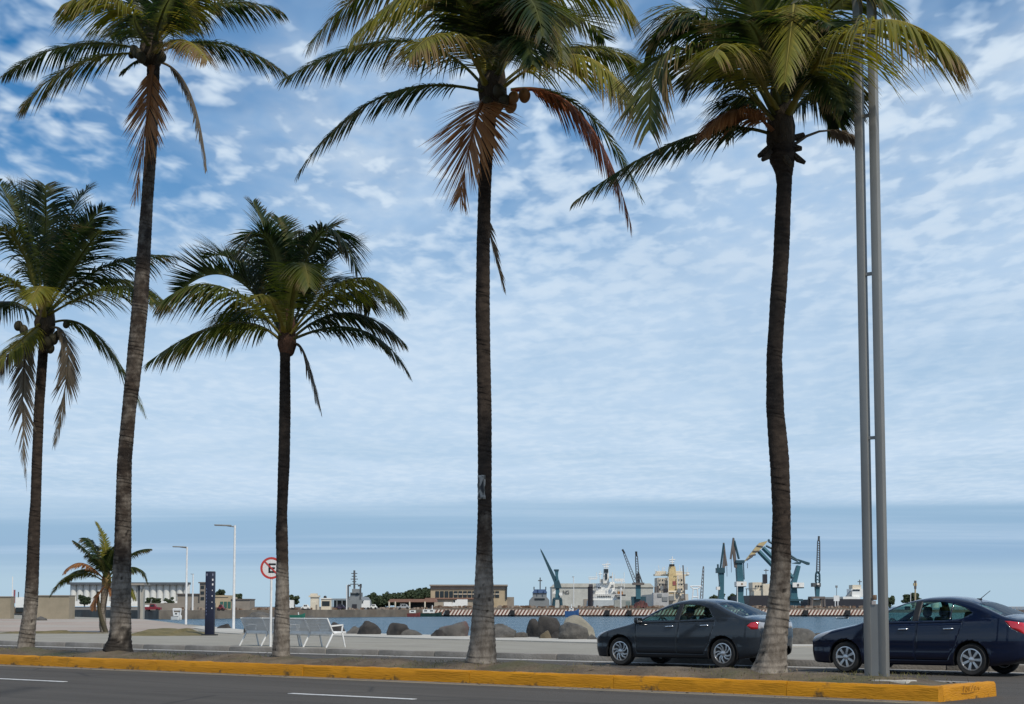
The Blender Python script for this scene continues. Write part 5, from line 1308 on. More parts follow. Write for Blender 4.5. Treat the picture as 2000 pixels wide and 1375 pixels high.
h = HB('beige_building', 440, 1191, 410, 'flat beige building with green windows right of the totem', 'building'); h.box('wall', 420, 1166, 452, 1192, 9, M_beige); h.box('parapet', 419, 1162.5, 446, 1166, 9.4, M_beige, -.2); h.box('annex', 452, 1171, 488, 1192, 8, M_beige_d); h.box('annex_roof', 451.5, 1169.5, 489, 1171.2, 8.6, M_rustg, -.3)
for x in (430, 437.5, 445): h.box('window', x, 1175, x+6, 1188, .2, hmat('green_glass', (0.05,0.14,0.11), 0.2), -.15)
h = HB('shelter_frame', 270, 1206, 150, 'dark post and pale slab shelter right of the swollen palm foot', 'shelter'); h.bars('post', [(271,1210,271,1143)], .13, M_steel); h.box('wall', 273.5, 1150, 280.5, 1209, .6, hmat('pale_slab', (0.42,0.39,0.33))); h.box('roof', 252, 1139.5, 284, 1143, 2.5, hmat('shelter_roof', (0.30,0.27,0.23)), -.5)

def mini_vehicle(name, px, py, d, wpx, label, cat, m, kind='car', face=1):
    h = HB(name, px, py, d, label, cat, 'vehicles parked on the far quays'); w = wpx; k = d/FPX; th = 1.7
    hh = 1.45/k if kind == 'car' else (1.75/k if kind == 'pickup' else 2.6/k)
    def X(f): return px+face*(f-0.5)*w
    if kind == 'car': body = [(X(0),py-hh*.22),(X(0.02),py-hh*.55),(X(.2),py-hh*.6),(X(.34),py-hh),(X(.72),py-hh),(X(.88),py-hh*.62),(X(1),py-hh*.5),(X(1),py-hh*.22)]
    elif kind == 'pickup': body = [(X(0),py-hh*.25),(X(0),py-hh*.55),(X(.26),py-hh*.6),(X(.36),py-hh),(X(.62),py-hh),(X(.66),py-hh*.62),(X(1),py-hh*.62),(X(1),py-hh*.25)]
    else: body = [(X(0),py-hh*.2),(X(0),py-hh*.5),(X(.1),py-hh*.85),(X(.3),py-hh*.9),(X(.32),py-hh),(X(1),py-hh),(X(1),py-hh*.2)]
    h.poly('body', body, th, m)
    wx = ((.36,.5),(.54,.70)) if kind == 'car' else (((.37,.6),) if kind == 'pickup' else ((.08,.2),))
    for a, b in wx: h.box('window', min(X(a),X(b)), py-hh*.92, max(X(a),X(b)), py-hh*.66, .06, M_pane, -.05)
    for f in (.2, .8):
        for yy in (0, th-.2):
            bm = bmesh.new(); add_lathe(bm, [(.02,-.1),(.34,-.1),(.34,.1),(.02,.1)], 14, Matrix.Rotation(math.pi/2, 4, 'X')); c = h.loc(X(f), py); from_bm('wheel', bm, M_tyre, h.root, (c.x, yy+.1, c.z+.34))
    return h
hp = mini_vehicle('pickup_truck', 297, 1194.3, 372, 32, 'dark red pickup with a white canopy on the left quay', 'truck', hmat('car_red', (0.22,0.02,0.03), 0.4), 'pickup', -1)
hp.box('canopy', 281.5, 1181.5, 291, 1187, 1.6, M_hwhite, .05)
mini_vehicle('parked_van', 566, 1191.3, LQ(566), 14, 'white van left of the pale watch tower', 'van', M_hwhite, 'van')
mini_vehicle('distant_car', 596, 1191.2, LQ(596), 17, 'white car at the foot of the watch tower', 'car', M_hwhite)
mini_vehicle('distant_car', 664, 1191, LQ(664), 20, 'dark purple car just left of the navy ship', 'car', hmat('car_purple', (0.05,0.035,0.07), 0.4))
mini_vehicle('parked_van', 714, 1190.5, LQ(714), 16, 'white box truck just right of the navy ship', 'truck', M_hwhite, 'van')
mini_vehicle('distant_car', 729, 1190.3, LQ(729), 14, 'pale car right of the white box truck', 'car', M_hwhite)
mini_vehicle('distant_car', 788, 1189.8, LQ(788), 24, 'silver car under the rusty roofed shed', 'car', hmat('car_silver', (0.36,0.37,0.38), 0.35))
mini_vehicle('lorry', 898, 1187.6, 480, 30, 'white lorry before the long beige building', 'truck', M_hwhite, 'van')
mini_vehicle('distant_car', 430, 1193, 376, 13, 'dark red car right of the navy totem', 'car', hmat('car_red2', (0.2,0.03,0.03), 0.4))
# watch tower and cabin
h = HB('watch_tower', 614, 1191, LQ(614), 'pale square watch tower on the plain quay', 'tower'); h.box('wall', 606, 1166, 622, 1191.5, 2.2, M_hcream); h.box('balcony', 603, 1163, 623.5, 1166.3, 2.8, M_hcream, -.3); h.box('lookout', 606, 1159, 619, 1163, 2, M_hcream); h.box('door', 616.5, 1181, 620, 1191, .1, M_beige_d, -.06)
h = HB('quay_cabin', 636, 1191, LQ(636), 'small cream cabin with one wide window on the quay', 'cabin'); h.box('wall', 627, 1169.5, 646, 1191, 2.5, M_hcream); h.box('roof', 626, 1168, 647, 1170, 2.9, M_hwhite, -.2); h.box('window', 629, 1174, 644, 1183.5, .15, M_pane, -.1)
bm = bmesh.new(); bmesh.ops.create_uvsphere(bm, u_segments=12, v_segments=8, radius=.45); o = from_bm('water_tank', bm, M_black, h.root, h.loc(634, 1166.5, 1.2), smooth=60)
h = HB('open_shed', 664, 1188, LQ(664)+12, 'low open shed with thin posts behind the cabin', 'shed'); h.box('roof', 648, 1169, 680, 1171.5, 6, M_hgrey); h.bars('post', [(650,1190,650,1171),(658,1190,658,1171),(668,1190,668,1171),(677,1190,677,1171)], .14, M_hgrey); h.box('back_wall', 648, 1172, 672, 1190, .5, M_steel, 5)

def ship(px, py, d, label, cat='ship'): return HB('ship', px, py, d, label, cat, 'ships in the harbour')
h = ship(692, 1192, 500, 'grey navy vessel with a tall black mast')
h.poly('hull', [(674,1193),(712,1193),(708,1172),(703,1165),(681,1165),(676,1172)], 30, M_hgrey); h.box('bridge', 682, 1157, 702, 1166, 8, M_hgrey, 3); h.box('window', 683.5, 1158.5, 700.5, 1162, .2, M_pane, 2.85); h.box('upper_bridge', 685, 1150, 699, 1157, 6, M_hgrey, 4); h.box('loading_ramp', 688, 1180, 697, 1193, .4, M_hdark, -.3)
h.bars('mast', [(692,1150,692,1114)], .32, M_steel); h.bars('mast_spreader', [(686,1120,698,1120),(687,1125.5,697,1125.5),(685,1131,699,1131),(688,1136,696,1136),(684,1141,700,1141)], .13, M_steel)
h.bars('davit', [(680,1170,680,1143),(680,1143,685,1144),(704,1170,704,1143),(704,1143,699,1144)], .28, M_steel); h.box('searchlight', 702.5, 1140.5, 706, 1148, 1, M_black)
h = HB('flag_pole', 677, 1192, 440, 'thin white pole in front of the navy vessel', 'pole'); h.bars('pole', [(677,1192,677,1142)], .14, WHT)

def foliage(name, rects, d, label, cat=None, kind=None, size=0.8, dens=1.0, seed=1, m=M_tree, th=12, root=None):
    R = random.Random(seed); bm = bmesh.new(); o = at(rects[0][0], rects[0][1], d)
    for (cx, cy, rx, ry) in rects:
        n = int(dens*rx*ry*1.1)
        for _ in range(n):
            while True:
                a, b, c = R.uniform(-1, 1), R.uniform(-1, 1), R.uniform(-1, 1); q = a*a+b*b+c*c
                if 0.25 < q < 1: break
            p = at(cx+a*rx, cy-b*ry, d+c*th)-o
            u = Vector((R.gauss(0,1), R.gauss(0,1), R.gauss(0,1))).normalized(); v = u.orthogonal().normalized(); s = size*R.uniform(.5, 1.2)
            bm.faces.new((bm.verts.new(p+u*s), bm.verts.new(p+v*s*.7), bm.verts.new(p-u*s), bm.verts.new(p-v*s*.7)))
    ob = from_bm(name, bm, m, root)
    if root is None: ob.location = o
    else: ob.location = o-root.location
    if label: tag(ob, label, cat, None, kind)
    return ob
RW = random.Random(77); foliage('woodland', [(x, 1172-(x-715)*0.05+RW.uniform(-4, 8)-(6 if x > 800 else 0), RW.uniform(5, 10), RW.uniform(5, 11)) for x in range(714, 860, 3) for _ in (0, 1)], 760, 'dark green wood behind the rusty roofed shed', 'wood', 'stuff', .7, 2.2, 2, th=14)
def far_tree(px, py, d, rx, ry, label, seed, hy):
    c = at(px, py, d); root = tag(empty('broadleaf_tree', (c.x, c.y, c.z)), label, 'tree', 'trees in the harbour')
    bm = bmesh.new(); top = at(px, hy, d)-root.location; add_tube(bm, [(0,0,-0.2), top*0.5, top], [.35,.25,.1], 7)
    add_bar(bm, top*0.5, top+Vector((1.5,0,.6)), .15, .06); add_bar(bm, top*0.55, top+Vector((-1.4,.5,.3)), .15, .06); from_bm('trunk', bm, M_husk_d, root)
    R = random.Random(seed); foliage('crown', [(px+R.uniform(-.75,.75)*rx, hy+2+R.uniform(-.55,.75)*ry, rx*R.uniform(.2,.42), ry*R.uniform(.2,.42)) for _ in range(20)], d, None, size=.42, dens=6.0, seed=seed, th=3, root=root)
for a in [(575,1190,560,9,10,'small dark tree just right of the sign palm',31,1168),(300,1184,800,16,9,'dark bush tree before the silos by the shelter',32,1172),(330,1184,800,11,10,'dark bush tree before the right end of the silos',33,1172),(165,1184,800,14,11,'dark bushy tree before the left silos',34,1168),
          (1400,1187,640,16,14,'green tree left of the slim portal crane',35,1168),(1438,1187,640,18,17,'green tree between the two portal cranes',36,1166),(1476,1187,640,12,11,'green tree at the foot of the cream jib crane',39,1172),(1783,1187,620,20,15,'rounded dark tree above the navy car roof',37,1168),(1738,1187,620,10,12,'small tree right behind the twin pole post',38,1172),(430,1190,520,9,10,'dark tree behind the flat beige building',40,1158),(466,1190,520,8,7,'small dark tree right of the beige building',41,1163)]:
    far_tree(*a)
h = HB('rusty_shed', 800, 1190, 500, 'long rusty red roofed shed before the wood', 'shed'); h.poly('roof', [(757,1176),(762,1170),(850,1170),(852,1176)], 12, M_redroof); h.box('back_wall', 775, 1176, 845, 1188, .6, M_steel, 10); h.bars('post', [(760,1190,760,1175),(772,1190,772,1175),(800,1190,800,1175),(830,1190,830,1175)], .25, M_hcream); h.box('kiosk', 780, 1178, 790, 1186, 3, M_hwhite, 3)
# long beige building
h = HB('long_building', 920, 1188, 560, 'long beige two storey building with a row of dark windows', 'building')
h.box('wall', 841, 1147, 990, 1188, 18, M_beige); h.box('roof_slab', 839, 1141.8, 991.5, 1144.6, 20, M_beige_d, -1.2); h.box('frieze', 840.5, 1144.6, 990.5, 1151, 18.6, M_beige_d, -.35); h.box('end_opening', 988, 1147, 990.4, 1170, 4, M_pane, -.6)
h.box('lower_wall', 835, 1170, 960, 1188, 6, hmat('terrace_wall', (0.40,0.34,0.26)), -6.2); h.box('terrace_roof', 832, 1168, 962, 1170.3, 7, M_redroof, -7)
for i in range(15):
    x = 850.5+i*9.0
    if x > 972: break
    w = h.box('window', x, 1154.5, x+7.4, 1167, .3, M_pane, -.22); 
    if i > 3: h.box('transom', x, 1159.5, x+7.4, 1161, .12, M_hcream, -.38, parent=w)
h.box('side_annex', 990, 1166, 1004, 1188, 10, M_beige_d, 3); h.box('garage_door', 868, 1176, 884, 1187, .2, M_hwhite, -6.45); h.box('gate', 821, 1176, 833, 1187, .4, M_steel, -6)
h = ship(1053, 1187, 620, 'hazy grey vessel with a blue canopy left of the slanted crane')
h.poly('hull', [(1034,1188),(1074,1188),(1073,1172),(1068,1166),(1040,1166),(1035,1172)], 25, M_hgrey); h.box('cabin', 1041, 1158, 1068, 1167, 8, M_hgrey, 2); h.poly('canopy', [(1040,1158),(1069,1158),(1066,1151),(1044,1151)], 9, hmat('blue_tarp', (0.07,0.13,0.26), 0.8), 1.5); h.bars('mast', [(1055,1151,1055,1128),(1051,1134,1059,1134),(1043,1152,1043,1146),(1066,1152,1066,1146)], .22, M_steel); h.box('window', 1044, 1168.5, 1064, 1172, .2, M_pane, -.2)
# warehouse
h = HB('warehouse', 1180, 1188, 700, 'large pale grey warehouse behind the white ship', 'building'); h.box('wall', 1078, 1146, 1276, 1189, 30, M_shed); h.poly('roof', [(1076,1147),(1278,1147),(1270,1139.5),(1084,1139.5)], 31, hmat('shed_roof', (0.52,0.51,0.45)), -.5)
def letters(h, txt, x, y0, y1, m, dy):
    cu = bpy.data.curves.new('lettering', 'FONT'); cu.body = txt; cu.size = abs(h.loc(x, y0).z-h.loc(x, y1).z)*1.4; cu.extrude = .05
    t_ = bpy.data.objects.new('lettering_curve', cu); COL.objects.link(t_)
    me = bpy.data.meshes.new_from_object(t_.evaluated_get(bpy.context.evaluated_depsgraph_get())); bpy.data.objects.remove(t_); me.materials.clear()
    o = new_obj('lettering', me, m, h.root, h.loc(x, y1, dy)); o.rotation_euler = (math.pi/2, 0, 0)
letters(h, 'N', 1099, 1153, 1160, M_steel, -.3); letters(h, 'G', 1105, 1153, 1160, M_steel, -.3)
h.box('door', 1140, 1170, 1152, 1188, .3, M_beige_d, -.25)
def crane_portal(h, x0, x1, ytop, m):
    for x in (x0, x1):
        h.bars('leg', [(x,1189,x+(1.5 if x == x0 else -1.5),ytop,0,0)], .45, m); h.bars('leg', [(x,1189,x+(1.5 if x == x0 else -1.5),ytop,5,5)], .45, m)
    h.box('portal_beam', x0, ytop-3, x1, ytop+1.5, 6, m, -.5)
def crane(px, label, d=505): return HB('harbour_crane', px, 1188, d, label, 'crane', 'harbour cranes')
h = crane(1089, 'dark teal crane with one slim jib slanting left'); crane_portal(h, 1081, 1097, 1170, M_teal_d)
h.poly('tower', [(1084.5,1169),(1094,1169),(1092.5,1148),(1093,1140),(1086,1140),(1085,1150)], 1.6, M_teal); h.poly('machine_house', [(1083,1149),(1097,1149),(1095,1142),(1092,1133),(1082,1137)], 2.4, M_teal_d, -.4)
h.poly('a_frame', [(1084,1138),(1092,1138),(1090,1124),(1091,1113),(1083,1113),(1085,1124)], 1.3, M_teal); h.poly('jib', [(1082,1138),(1088,1132),(1061,1080),(1055.5,1071),(1056,1076)], 1.0, M_teal_d); h.box('head_sheave', 1082, 1112, 1091.5, 1115.5, 1.6, M_teal_d, -.1)
h.box('cab', 1092, 1157.5, 1098.5, 1163, 2, M_hwhite, -.5); h.poly('counterweight', [(1078,1159),(1085,1152),(1085,1160)], 2, M_hwhite, -.3)
h = HB('light_mast', 1120, 1188, 480, 'thin white light mast left of the white ship', 'mast'); h.bars('pole', [(1120.5,1188,1120.5,1127)], .12, WHT); h.box('lamp_bar', 1117.5, 1126, 1121.5, 1127.5, .4, M_galv)
# white ship, stern on
h = ship(1186, 1188, 530, 'white ship stern on with a tall white funnel')
h_white = h; h.poly('hull', [(1158,1190),(1216,1190),(1214,1172),(1160,1172)], 50, hmat('hull_pale', (0.46,0.50,0.51))); h.box('main_deck', 1157.5, 1163, 1206, 1172.5, 14, M_hwhite, 2); h.box('upper_deck', 1159, 1153, 1205, 1161.5, 12, M_hwhite, 3); h.box('bridge', 1168, 1139, 1202, 1153, 9, M_hwhite, 4)
h.box('wing_rail', 1152, 1129, 1168, 1131, 2, M_hwhite, 5); h.box('wing_rail', 1202, 1129.5, 1220, 1134, 2, M_hwhite, 5); h.box('bridge_roof', 1176, 1136, 1202, 1139, 8, M_hwhite, 4.5)
h.poly('funnel', [(1179,1139),(1191,1139),(1189.5,1111),(1181,1111)], 4, M_hwhite, 3); h.box('funnel_top', 1180.5, 1110.8, 1189, 1118, 4.4, M_pane, 2.7); h.box('funnel_panel', 1183, 1120, 1187, 1131, .3, M_pane, 2.6)
for i in range(8): h.box('window', 1167.5+3.4*i, 1163.8, 1169.6+3.4*i, 1166.6, .2, M_pane, 1.8)
for x in (1169, 1172.5): h.box('window', x, 1146.5, x+2.6, 1150, .2, M_pane, 3.8)
h.bars('mast', [(1184,1111,1184,1100),(1176,1103,1192,1102),(1179,1107,1189,1107),(1172,1139,1172,1115),(1169,1121,1176,1121),(1196,1139,1196,1118)], .16, M_hwhite); h.bars('crane_post', [(1153,1188,1153,1146),(1150,1146,1158,1146)], .9, M_hdark); h.bars('rail_post', [(1152,1152,1152,1130),(1219,1150,1219,1118),(1214,1152,1214,1134)], .1, M_hwhite)
h = HB('quay_crate', 1211, 1188, 475, 'pale grey cargo container right of the white ship stern', 'container'); h.box('body', 1200, 1172, 1233, 1188, 2.4, hmat('container_grey', (0.33,0.34,0.31))); h.box('door', 1222.5, 1174.5, 1231, 1186, .1, hmat('container_door', (0.17,0.22,0.21)), -.06)
h = HB('light_mast', 1212, 1188, 470, 'white light mast in front of the grey container', 'mast'); h.bars('pole', [(1212.3,1188,1212.3,1148)], .2, WHT); h.box('lamp_bar', 1207, 1145, 1218, 1147.5, .5, M_galv)
for yy, x0, x1 in ((1150.5,1160,1206),(1161,1157,1214),(1136,1203,1221),(1127,1150,1168)): hs_ = h_white.bars('railing', [(x0,yy,x1,yy)]+[(x0+4*i,yy,x0+4*i,yy+3) for i in range(int((x1-x0)/4)+1)], .09, M_hwhite)
for x0, y0, w_, hh_ in ((1160,1155,3,4),(1195,1142,4,6),(1199,1155,4,4),(1207,1165,5,6),(1162,1144,4,8),(1192,1125,5,4),(1174,1131,4,6)): h_white.box('deck_locker', x0, y0, x0+w_, y0+hh_, 2, M_hgrey, 1.5)
h_white.box('lifeboat', 1207, 1155, 1217, 1161, 2, hmat('lifeboat_orange', (0.45,0.20,0.06)), 1); h_white.box('gantry', 1202, 1161, 1222, 1164, 3, M_hdark, 0); h_white.bars('aerial', [(1187,1111,1187,1096),(1181,1111,1179,1104),(1165,1130,1165,1118),(1200,1137,1201,1122),(1158,1153,1158,1138)], .1, M_hwhite)
# twin lattice crane
h = crane(1245, 'teal crane with two grey lattice booms', 540); h.box('pedestal', 1242.5, 1142, 1251.5, 1170, 2.2, M_teal); h.box('base', 1235, 1165, 1262, 1188, 5, M_teal_d, 1); h.box('turntable', 1236, 1138, 1258, 1142.5, 4, M_rustg, -1); h.lattice('boom', 1242, 1140, 1218, 1078, 6, 3, M_steel, 12, .11); h.bars('boom_tip', [(1220,1081,1215.5,1073)], .35, M_black); h.lattice('boom', 1246, 1138, 1243, 1084, 6.5, 4, M_steel, 11, .13); h.bars('boom_tip', [(1243,1086,1242.5,1077)], .4, M_black); h.bars('back_stay', [(1248,1120,1255,1140),(1245,1118,1248,1120)], .22, M_steel); h.poly('winch_house', [(1243,1139),(1251,1139),(1249,1120),(1244,1120)], 1.6, M_steel)
# beige tanker
h = ship(1313, 1188, 560, 'cream cargo ship stern on with a yellow funnel')
h.poly('hull', [(1278,1190),(1346,1190),(1344,1160),(1280,1160)], 60, hmat('hull_dirty_white', (0.55,0.52,0.46))); h.box('deckhouse', 1286, 1128, 1305, 1162, 12, hmat('deckhouse_grey', (0.56,0.51,0.43)), 3); h.box('deckhouse', 1322, 1122, 1340, 1162, 12, M_hcream, 3); h.box('bridge_wing', 1281, 1120.5, 1310, 1124, 6, M_hcream, 4); h.box('bridge_wing', 1318, 1121, 1346, 1124, 6, M_hcream, 4); h.box('bridge', 1285, 1115, 1304, 1121, 6, M_hcream, 5); h.box('bridge', 1323, 1115, 1336, 1122, 6, M_hcream, 5)
h.poly('funnel', [(1306,1162),(1323,1162),(1322,1125),(1319.5,1106),(1309,1106),(1307,1125)], 5, M_hyel, 1); h.box('emblem', 1314.5, 1135, 1320.5, 1143, .3, hmat('emblem_red', (0.33,0.10,0.09)), .8); h.box('funnel_top', 1309.5, 1101.5, 1318.5, 1106, 3, M_black, 2)
for r_ in range(3):
    for x in (1289, 1295, 1300, 1326, 1332): h.box('window', x, 1131+r_*9, x+2.4, 1134+r_*9, .2, M_pane, 2.8)
h.bars('mast', [(1313,1102,1313,1087),(1307,1094,1319,1093),(1309,1098,1317,1098),(1294,1116,1294,1108),(1330,1116,1330,1109)], .2, M_hwhite); h.bars('stern_frame', [(1302,1156,1337,1156),(1305,1156,1302,1188),(1325,1156,1333,1172),(1318,1156,1318,1172)], .45, M_hcream); h.box('work_deck', 1273, 1158, 1302, 1188, 6, hmat('deck_clutter', (0.46,0.46,0.46)), -7)
h.bars('stern_pipe', [(1280,1158,1280,1146),(1285,1158,1285,1144),(1297,1158,1297,1140)], .4, M_rustg); h.box('life_raft', 1295, 1150, 1304, 1156, 2, M_hdark, -2)
for yy, x0, x1 in ((1118,1280,1308),(1118,1320,1347),(1131,1284,1306),(1144,1322,1344),(1157,1278,1304)): h.bars('railing', [(x0,yy,x1,yy)]+[(x0+4*i,yy,x0+4*i,yy+3) for i in range(int((x1-x0)/4)+1)], .09, M_hcream)
for x0, y0, w_, hh_ in ((1287,1145,5,7),(1323,1150,6,8),(1337,1140,5,12),(1281,1160,8,6),(1290,1166,10,8),(1329,1163,8,6),(1306,1164,10,9),(1322,1176,14,8)): h.box('deck_locker', x0, y0, x0+w_, y0+hh_, 2, M_hgrey, -1.6 if x0 > 1303 else -7.3)
h.bars('aerial', [(1288,1116,1286,1104),(1298,1116,1298,1106),(1327,1116,1327,1103),(1342,1122,1342,1108),(1282,1122,1279,1112)], .1, M_hwhite); h.bars('ladder', [(1305,1160,1305,1126),(1324,1160,1324,1124)], .15, M_hwhite)
bm = bmesh.new(); bmesh.ops.create_uvsphere(bm, u_segments=12, v_segments=8, radius=.55); from_bm('radome', bm, M_hwhite, h.root, h.loc(1346, 1121, 4), smooth=60)
h = HB('cargo_derrick', 1335, 1188, 520, 'thin dark mast in front of the cream cargo ship', 'mast'); h.bars('pole', [(1338.5,1188,1334,1104)], .22, M_rustg)
h = HB('cargo_derrick', 1372, 1188, 600, 'thin lattice mast right of the cream cargo ship', 'mast'); h.lattice('boom', 1369, 1186, 1374, 1106, 6, 2, M_rustg, 12, .12)
h = HB('trestle', 1357, 1188, 505, 'white steel trestle frame right of the cream cargo ship', 'trestle'); h.bars('frame', [(1350,1188,1354,1150),(1365,1188,1362,1150),(1354,1150,1362,1150),(1351,1178,1364,1178),(1352,1166,1363,1166),(1354,1150,1348,1145),(1362,1150,1370,1145),(1348,1145,1370,1145)], .2, WHT)
h = HB('scrap_heap', 1258, 1188, 470, 'dark red heap of scrap metal on the striped quay', 'scrap'); R9 = random.Random(5)
bmh = bmesh.new()
G9 = [[bmh.verts.new(h.loc(1236+36*i/14, 1188, 0)+Vector((0, j*1.1, max(0, (math.sin(math.pi*i/14)*math.sin(math.pi*j/6))*2.0+R9.gauss(0,.35))))) for i in range(15)] for j in range(7)]
for j in range(6):
    for i in range(14): bmh.faces.new((G9[j][i], G9[j][i+1], G9[j+1][i+1], G9[j+1][i]))
from_bm('scrap', bmh, hmat('scrap_red', (0.13,0.035,0.03), 0.9, (0.07,0.04,0.035), 1.5), h.root)
# portal cranes
h = crane(1410, 'slim teal portal crane left of the wider one', 560); h.poly('tower', [(1402,1186),(1417,1186),(1414,1170),(1414.5,1118),(1404,1118),(1406,1140),(1404,1165)], 3, M_teal); h.box('machine_house', 1400, 1109, 1415.5, 1119, 4, M_teal_d, -.5); h.poly('jib', [(1411,1112),(1415.5,1116),(1418,1085),(1415,1060),(1412.5,1060),(1414,1080)], 1.4, M_rustg); h.bars('stay', [(1407,1110,1413.5,1062),(1402.5,1112,1402,1102)], .35, M_teal_d); h.poly('hook_beam', [(1415,1075),(1418,1085),(1421,1105),(1417,1106)], 1.0, M_rustg, -.2); h.box('cab', 1399.5, 1146, 1406, 1152, 2.4, M_hwhite, -.5); h.bars('cable', [(1419.5,1106,1420,1126)], .09, M_steel)
h = crane(1445, 'wide teal portal crane with a bent grey jib and white cab', 545); h.poly('tower', [(1440,1188),(1456,1188),(1452,1165),(1453,1140),(1450,1098),(1440,1098),(1439,1112),(1441,1145)], 3.4, M_teal); h.box('tower_cap', 1436.5, 1094, 1454, 1099.5, 4.4, M_teal_d, -.5); h.poly('jib', [(1435,1108),(1440,1110),(1436,1070),(1434.5,1051),(1432,1050),(1430,1066)], 1.6, M_rustg); h.poly('front_jib', [(1431,1052),(1434,1053),(1429,1092),(1425.5,1092)], 1.1, M_rustg, -.3); h.bars('stay', [(1434,1056,1443,1092)], .4, M_teal_d); h.box('cab', 1437.5, 1136, 1457, 1145, 5.5, M_hwhite, -1.5); h.box('emblem', 1446.5, 1139, 1449.5, 1142, .1, hmat('emblem_brown', (0.30,0.18,0.08)), -1.65); h.box('cab_floor', 1438, 1144.6, 1456, 1146.2, 5.2, M_teal_d, -1.3); h.bars('cable', [(1428,1092,1428.5,1118)], .09, M_steel); h.bars('side_brace', [(1452,1100,1453.5,1132)], .2, M_teal_d)
h = HB('light_mast', 1440, 1188, 475, 'thin white mast in front of the wide portal crane', 'mast'); h.bars('pole', [(1440.5,1187,1440,1145)], .12, WHT)
h = crane(1555, 'double link crane with a cream jib and teal counterweight arm', 525); h.poly('tower', [(1542,1188),(1566,1188),(1558,1165),(1556,1140),(1564,1106),(1558,1104),(1547,1138),(1545,1165)], 3.2, M_teal); h.box('cab', 1547, 1138, 1569, 1147, 5, M_hwhite, -1.4); h.box('emblem', 1555.5, 1140.5, 1559, 1145, .1, M_steel, -1.55); h.box('cab_floor', 1547, 1147, 1569, 1149, 4.8, M_teal_d, -1.2)
h.poly('counterweight_arm', [(1556,1093),(1558,1091.5),(1582,1099),(1581,1103.5),(1577,1103)], 1.6, M_teal_d); h.poly('cream_jib', [(1455,1097),(1456,1094),(1478,1066),(1484,1060),(1500,1056),(1490,1068),(1480,1078),(1470,1084)], 1.3, M_cream); h.bars('jib_lattice', [(1458,1094,1470,1086),(1464,1086,1476,1083),(1470,1077,1483,1077),(1478,1066,1490,1068)], .3, M_rustg)
h.bars('main_jib', [(1482,1077,1548,1146),(1490,1070,1548,1128)], .75, M_teal); h.bars('tie', [(1496,1066,1558,1096),(1501,1057,1556,1093),(1500,1056,1503,1054)], .35, M_teal_d); h.poly('top_frame', [(1547,1100),(1563,1102),(1566,1098),(1560,1097)], 2, M_teal_d); h.bars('cable', [(1460,1100,1460,1110)], .1, M_steel); h.box('portal_beam', 1541, 1170, 1567, 1174, 5, M_teal_d, -1)
h = ship(1485, 1188, 585, 'black hulled cargo ship with a cream deckhouse behind the wavy palm')
h.poly('hull', [(1462,1190),(1545,1190),(1548,1163),(1464,1163)], 60, M_hdark); h.box('deckhouse', 1476, 1153, 1512, 1163, 12, M_hcream, 4); h.box('deckhouse_top', 1474, 1137, 1500, 1153, 10, M_hcream, 5); h.box('deckhouse_tower', 1493, 1140, 1512, 1163, 9, M_hcream, 3); h.box('funnel', 1495, 1121, 1502, 1139, 3, M_hdark, 4); h.bars('mast', [(1496,1121,1496,1111),(1492,1114,1501,1114)], .16, M_steel); h.bars('rail', [(1456,1150,1476,1150),(1458,1163,1458,1150),(1465,1163,1465,1150)], .15, M_steel)
for x in (1479, 1484, 1489): h.box('window', x, 1143, x+3, 1146, .2, M_pane, 4.8)
h = crane(1597, 'tall thin lattice crane on a grey portal right of the wavy palm', 500); crane_portal(h, 1584.5, 1611, 1168, M_rustg); h.box('portal_panel', 1588, 1172, 1607, 1187, .4, hmat('panel_pale', (0.45,0.42,0.37)), 3); h.poly('tower', [(1594.5,1166),(1600.5,1166),(1602,1142),(1592.5,1142)], 2, M_teal); h.box('machine_house', 1587, 1138.5, 1602.5, 1146, 3.4, M_steel, -.6); h.box('cab', 1594.5, 1139, 1598.5, 1142.5, 1, M_hwhite, -1.3); h.lattice('tower_frame', 1597, 1141, 1597, 1116, 8, 7, M_teal_d, 4, .2); h.lattice('boom', 1598, 1118, 1599, 1054, 6.5, 4, M_steel, 14, .12); h.bars('boom_tip', [(1599,1056,1599.3,1047)], .35, M_steel)
h = HB('sign_board', 1633, 1189, 470, 'small white sign board on two posts on the striped quay', 'sign'); h.box('board', 1628.5, 1163, 1639.5, 1174, .2, WHT); h.bars('post', [(1631.3,1191,1631.3,1174),(1636.5,1190,1636.5,1174)], .14, WHT); h.bars('beacon', [(1634,1163,1634,1148)], .08, M_steel); h.box('lamp', 1632, 1143.5, 1636, 1148, .4, M_hgrey)
h = ship(1665, 1188, 560, 'dark hulled ship with a white bridge left of the twin post')
h.poly('hull', [(1612,1190),(1700,1190),(1700,1172),(1690,1170),(1614,1170)], 50, M_hdark); h.box('deckhouse', 1650, 1165, 1684, 1172, 9, M_hwhite, 3); h.box('bridge', 1668, 1150, 1690, 1166, 8, M_hwhite, 4); h.box('bridge_top', 1671, 1142, 1688, 1150, 6, M_hcream, 5); h.poly('ramp', [(1658,1166),(1669,1152),(1669,1166)], 3, M_hgrey, 4); h.box('window', 1670, 1151, 1684, 1153.5, .2, M_pane, 3.8); h.bars('mast', [(1679,1142,1679,1132),(1675,1136,1683,1136)], .16, M_steel); h.box('deck_cargo', 1616, 1166, 1648, 1171, 6, M_hgrey, 4)
h = HB('channel_marker', 1787, 1186, 520, 'tall thin beacon tower above the navy car', 'beacon'); h.bars('tower', [(1787.5,1188,1787.5,1150)], .28, hmat('beacon_tan', (0.45,0.36,0.22))); h.bars('tower_top', [(1787.5,1150,1787.5,1134)], .42, M_rustg); h.box('platform', 1784.5, 1139, 1790.5, 1144, 1, M_hyel, -.3)
